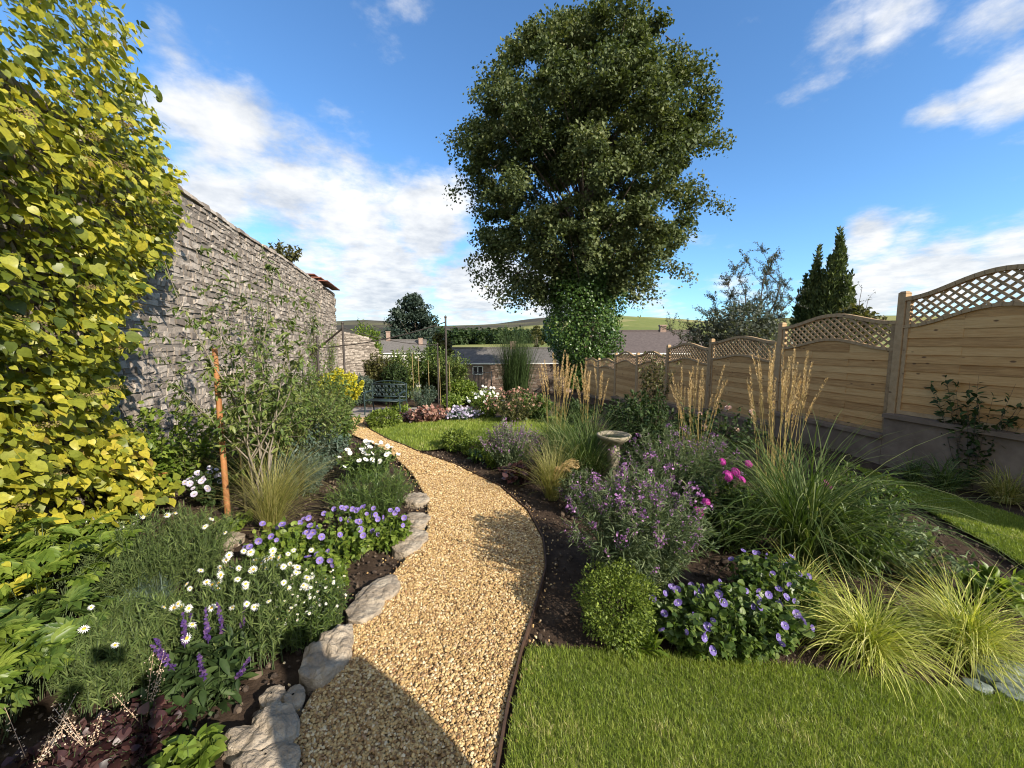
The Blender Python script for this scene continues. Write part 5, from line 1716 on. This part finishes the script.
# ------------------------------------------------------------------ two people standing behind the viewpoint (seen only by their shadows)
def person(label, loc, face, arms):
    t = thing('person', loc, label, 'person')
    f = unit(np.array([face[0], face[1], 0.])); l = np.array([-f[1], f[0], 0])
    def w(a, b, c): return np.array(loc) + l * a + f * b + np.array([0, 0, c])
    V, E, Rd = [], [], []
    def jn(p, r, par=None):
        V.append(tuple(p)); Rd.append(r)
        if par is not None: E.append((par, len(V) - 1))
        return len(V) - 1
    pel = jn(w(0, 0, .95), .15)
    ab_ = jn(w(0, .01, 1.12), .16, pel); ch = jn(w(0, .0, 1.32), .18, ab_); nk = jn(w(0, 0, 1.5), .06, ch)
    hd = jn(w(0, .02, 1.6), .085, nk); jn(w(0, .02, 1.72), .08, hd)
    k1 = jn(w(0, .01, .72), .19, pel); jn(w(0, .01, .42), .19, k1)
    for sg in (-1, 1):
        hp = jn(w(sg * .085, 0, .88), .125, pel); kn_ = jn(w(sg * .085, .02, .49), .09, hp); an = jn(w(sg * .085, -.01, .1), .055, kn_)
        hl = jn(w(sg * .09, .04, .05), .05, an); jn(w(sg * .1, .18, .035), .035, hl)
        sh = jn(w(sg * .19, 0, 1.43), .06, ch)
        el_, wr, hn = arms[(sg + 1) // 2]
        e = jn(w(*el_), .045, sh); wv = jn(w(*wr), .032, e); jn(w(*hn), .04, wv)
    me = bpy.data.meshes.new('body'); me.from_pydata(V, E, []); me.materials.append(M_cloth)
    o = bpy.data.objects.new('body', me); COL.objects.link(o)
    o.parent = t; o.matrix_parent_inverse = t.matrix_basis.inverted()
    md = o.modifiers.new('skin', 'SKIN')
    for i, sv in enumerate(me.skin_vertices[0].data): sv.radius = (Rd[i], Rd[i]); sv.use_root = i == 0
    sb_ = o.modifiers.new('smooth', 'SUBSURF'); sb_.levels = 2; sb_.render_levels = 2
    return t


person('standing person in dark clothes beside the lawn behind the viewpoint', (1.02, -.08, 0), (-.6, .8), [((-.23, .0, 1.15), (-.2, .06, .93), (-.19, .08, .82)), ((.23, 0, 1.15), (.2, .06, .93), (.19, .08, .82))])
person('person in dark clothes holding a phone up to photograph the garden', (.16, -.55, 0), (0, 1), [((-.3, .12, 1.2), (-.18, .32, 1.45), (-.13, .42, 1.56)), ((.28, .12, 1.2), (.2, .3, 1.42), (.16, .4, 1.53))])
q = Geo(); q.box((.06, -.09, 1.6), (.15, .009, .075)); q.box((.115, -.082, 1.62), (.03, .006, .03))
tag(q.build('mobile_phone', M_gate), 'dark phone held sideways by the photographing person', 'phone')

# ------------------------------------------------------------------ sky, sun
w = bpy.data.worlds.new('World'); scene.world = w
w.use_nodes = True
nt = w.node_tree; nt.nodes.clear()
out = nt.nodes.new('ShaderNodeOutputWorld')
SUN = unit(np.array([1.028, -.928, .761]))
sky = nt.nodes.new('ShaderNodeTexSky')
sky.sky_type = 'NISHITA'; sky.sun_disc = False
sky.sun_elevation = math.asin(SUN[2]); sky.sun_rotation = math.atan2(SUN[0], SUN[1])
sky.altitude = 200; sky.air_density = 1.0; sky.dust_density = .4; sky.ozone_density = 2.2
tc = nt.nodes.new('ShaderNodeTexCoord')
nrmv = nt.nodes.new('ShaderNodeVectorMath'); nrmv.operation = 'NORMALIZE'
nt.links.new(tc.outputs['Generated'], nrmv.inputs[0])
D_ = nrmv.outputs[0]
sp = nt.nodes.new('ShaderNodeSeparateXYZ'); nt.links.new(D_, sp.inputs[0])
den = math_n(nt, 'MAXIMUM', math_n(nt, 'ADD', sp.outputs[2], .16), .05)
dv = nt.nodes.new('ShaderNodeVectorMath'); dv.operation = 'DIVIDE'
cb = nt.nodes.new('ShaderNodeCombineXYZ')
for i in range(3): nt.links.new(den, cb.inputs[i])
nt.links.new(D_, dv.inputs[0]); nt.links.new(cb.outputs[0], dv.inputs[1])
pv = dv.outputs[0]
mp = nt.nodes.new('ShaderNodeMapping'); mp.inputs['Rotation'].default_value = (0, 0, R(-25)); mp.inputs['Scale'].default_value = (1, 1.0, 1)
nt.links.new(pv, mp.inputs[0])
n1 = noise(nt, 2.3, 9, .58, mp.outputs[0])
n2 = noise(nt, 6.5, 8, .6, mp.outputs[0])
mp3 = nt.nodes.new('ShaderNodeMapping'); mp3.inputs['Scale'].default_value = (1, 1, 1.9)
nt.links.new(D_, mp3.inputs[0])
n3 = noise(nt, 4.2, 9, .6, mp3.outputs[0])
fb_ = math_n(nt, 'ADD', math_n(nt, 'ADD', math_n(nt, 'MULTIPLY', n1, .3), math_n(nt, 'MULTIPLY', n2, .18)), math_n(nt, 'MULTIPLY', n3, .52))
blobs = [(110, 28, 38, .55), (165, 48, 42, .6), (215, 75, 30, .5), (175, 120, 55, .8), (230, 150, 70, .95), (290, 195, 75, 1.), (350, 220, 75, 1.), (300, 260, 70, 1.), (380, 280, 55, 1.2), (430, 222, 44, 1.3), (400, 185, 40, .7), (480, 287, 50, 1.15), (545, 305, 40, 1.1), (470, 255, 30, .7), (385, 55, 45, .38), (420, 15, 45, .3), (225, 200, 60, .9),
         (760, 20, 35, .45), (840, 35, 45, .62), (900, 10, 55, .7), (985, 25, 50, .75), (1000, 85, 50, .8), (940, 110, 35, .6), (800, 75, 38, .5), (905, 75, 30, .35), (870, 238, 34, 1.1), (905, 245, 34, .85), (880, 285, 50, 1.1), (940, 275, 55, 1.15), (1000, 265, 60, .95), (1060, 260, 60, .9), (700, 240, 22, .35), (655, 300, 35, .5), (740, 290, 40, .45), (340, 305, 50, .5)]
acc = None
for (u, v, r_, s_) in blobs:
    d0 = unit(ray(u, v)); d1 = unit(ray(u + r_, v)); d2 = unit(ray(u, v + r_))
    th = .5 * (math.acos(min(1, d0 @ d1)) + math.acos(min(1, d0 @ d2)))
    kk = .75 / (1 - math.cos(th))
    dp = nt.nodes.new('ShaderNodeVectorMath'); dp.operation = 'DOT_PRODUCT'
    nt.links.new(D_, dp.inputs[0]); dp.inputs[1].default_value = tuple(d0)
    e = math_n(nt, 'MULTIPLY', math_n(nt, 'EXPONENT', math_n(nt, 'MULTIPLY', math_n(nt, 'SUBTRACT', dp.outputs['Value'], 1), kk)), s_)
    acc = e if acc is None else math_n(nt, 'MAXIMUM', acc, e)
# unseen clouds added behind the camera for neutral fill light and other views
fill_cloud = math_n(nt, 'MULTIPLY', math_n(nt, 'MULTIPLY_ADD', sp.outputs[1], -2.5, .3, clamp=True), .85)
acc = math_n(nt, 'MAXIMUM', acc, fill_cloud)
dn = math_n(nt, 'ADD', math_n(nt, 'MULTIPLY', fb_, 2.3), math_n(nt, 'MULTIPLY', acc, .72))
mr = nt.nodes.new('ShaderNodeMapRange'); mr.interpolation_type = 'SMOOTHSTEP'
mr.inputs[1].default_value = 1.38; mr.inputs[2].default_value = 1.82
nt.links.new(dn, mr.inputs[0])
hzn = math_n(nt, 'MULTIPLY', sp.outputs[2], 30, clamp=True)
cov = math_n(nt, 'MULTIPLY', mr.outputs[0], .95)
shade = ramp(nt, math_n(nt, 'ADD', math_n(nt, 'MULTIPLY', n2, .4), math_n(nt, 'MULTIPLY', noise(nt, 7., 6, .55, mp3.outputs[0]), .6)), [(2.7, 2.95, 3.35), (4.3, 4.4, 4.5), (5.4, 5.35, 5.3)], [.34, .5, .62])
tint = mixc(nt, 1.0, sky.outputs[0], (.67, .97, 1.2), 'MULTIPLY')
fin = mixc(nt, cov, tint, shade)
bg = nt.nodes.new('ShaderNodeBackground'); bg.inputs[1].default_value = .125
nt.links.new(fin, bg.inputs[0]); nt.links.new(bg.outputs[0], out.inputs[0])
sd = bpy.data.lights.new('sun', 'SUN'); sd.energy = 4.9; sd.angle = R(.53); sd.color = (1, .91, .78)
so = bpy.data.objects.new('sun', sd); COL.objects.link(so)
so.rotation_euler = Vector(-SUN).to_track_quat('-Z', 'Y').to_euler()
so.location = tuple(SUN * 50)

vs = scene.view_settings
vs.view_transform = 'Standard'; vs.look = 'None'; vs.exposure = 0.76; vs.gamma = 1; vs.use_curve_mapping = False
scene.cycles.max_bounces = 6
scene.cycles.pixel_filter_type = 'BLACKMAN_HARRIS'
scene.cycles.filter_width = 1.1
scene.cycles.transparent_max_bounces = 8
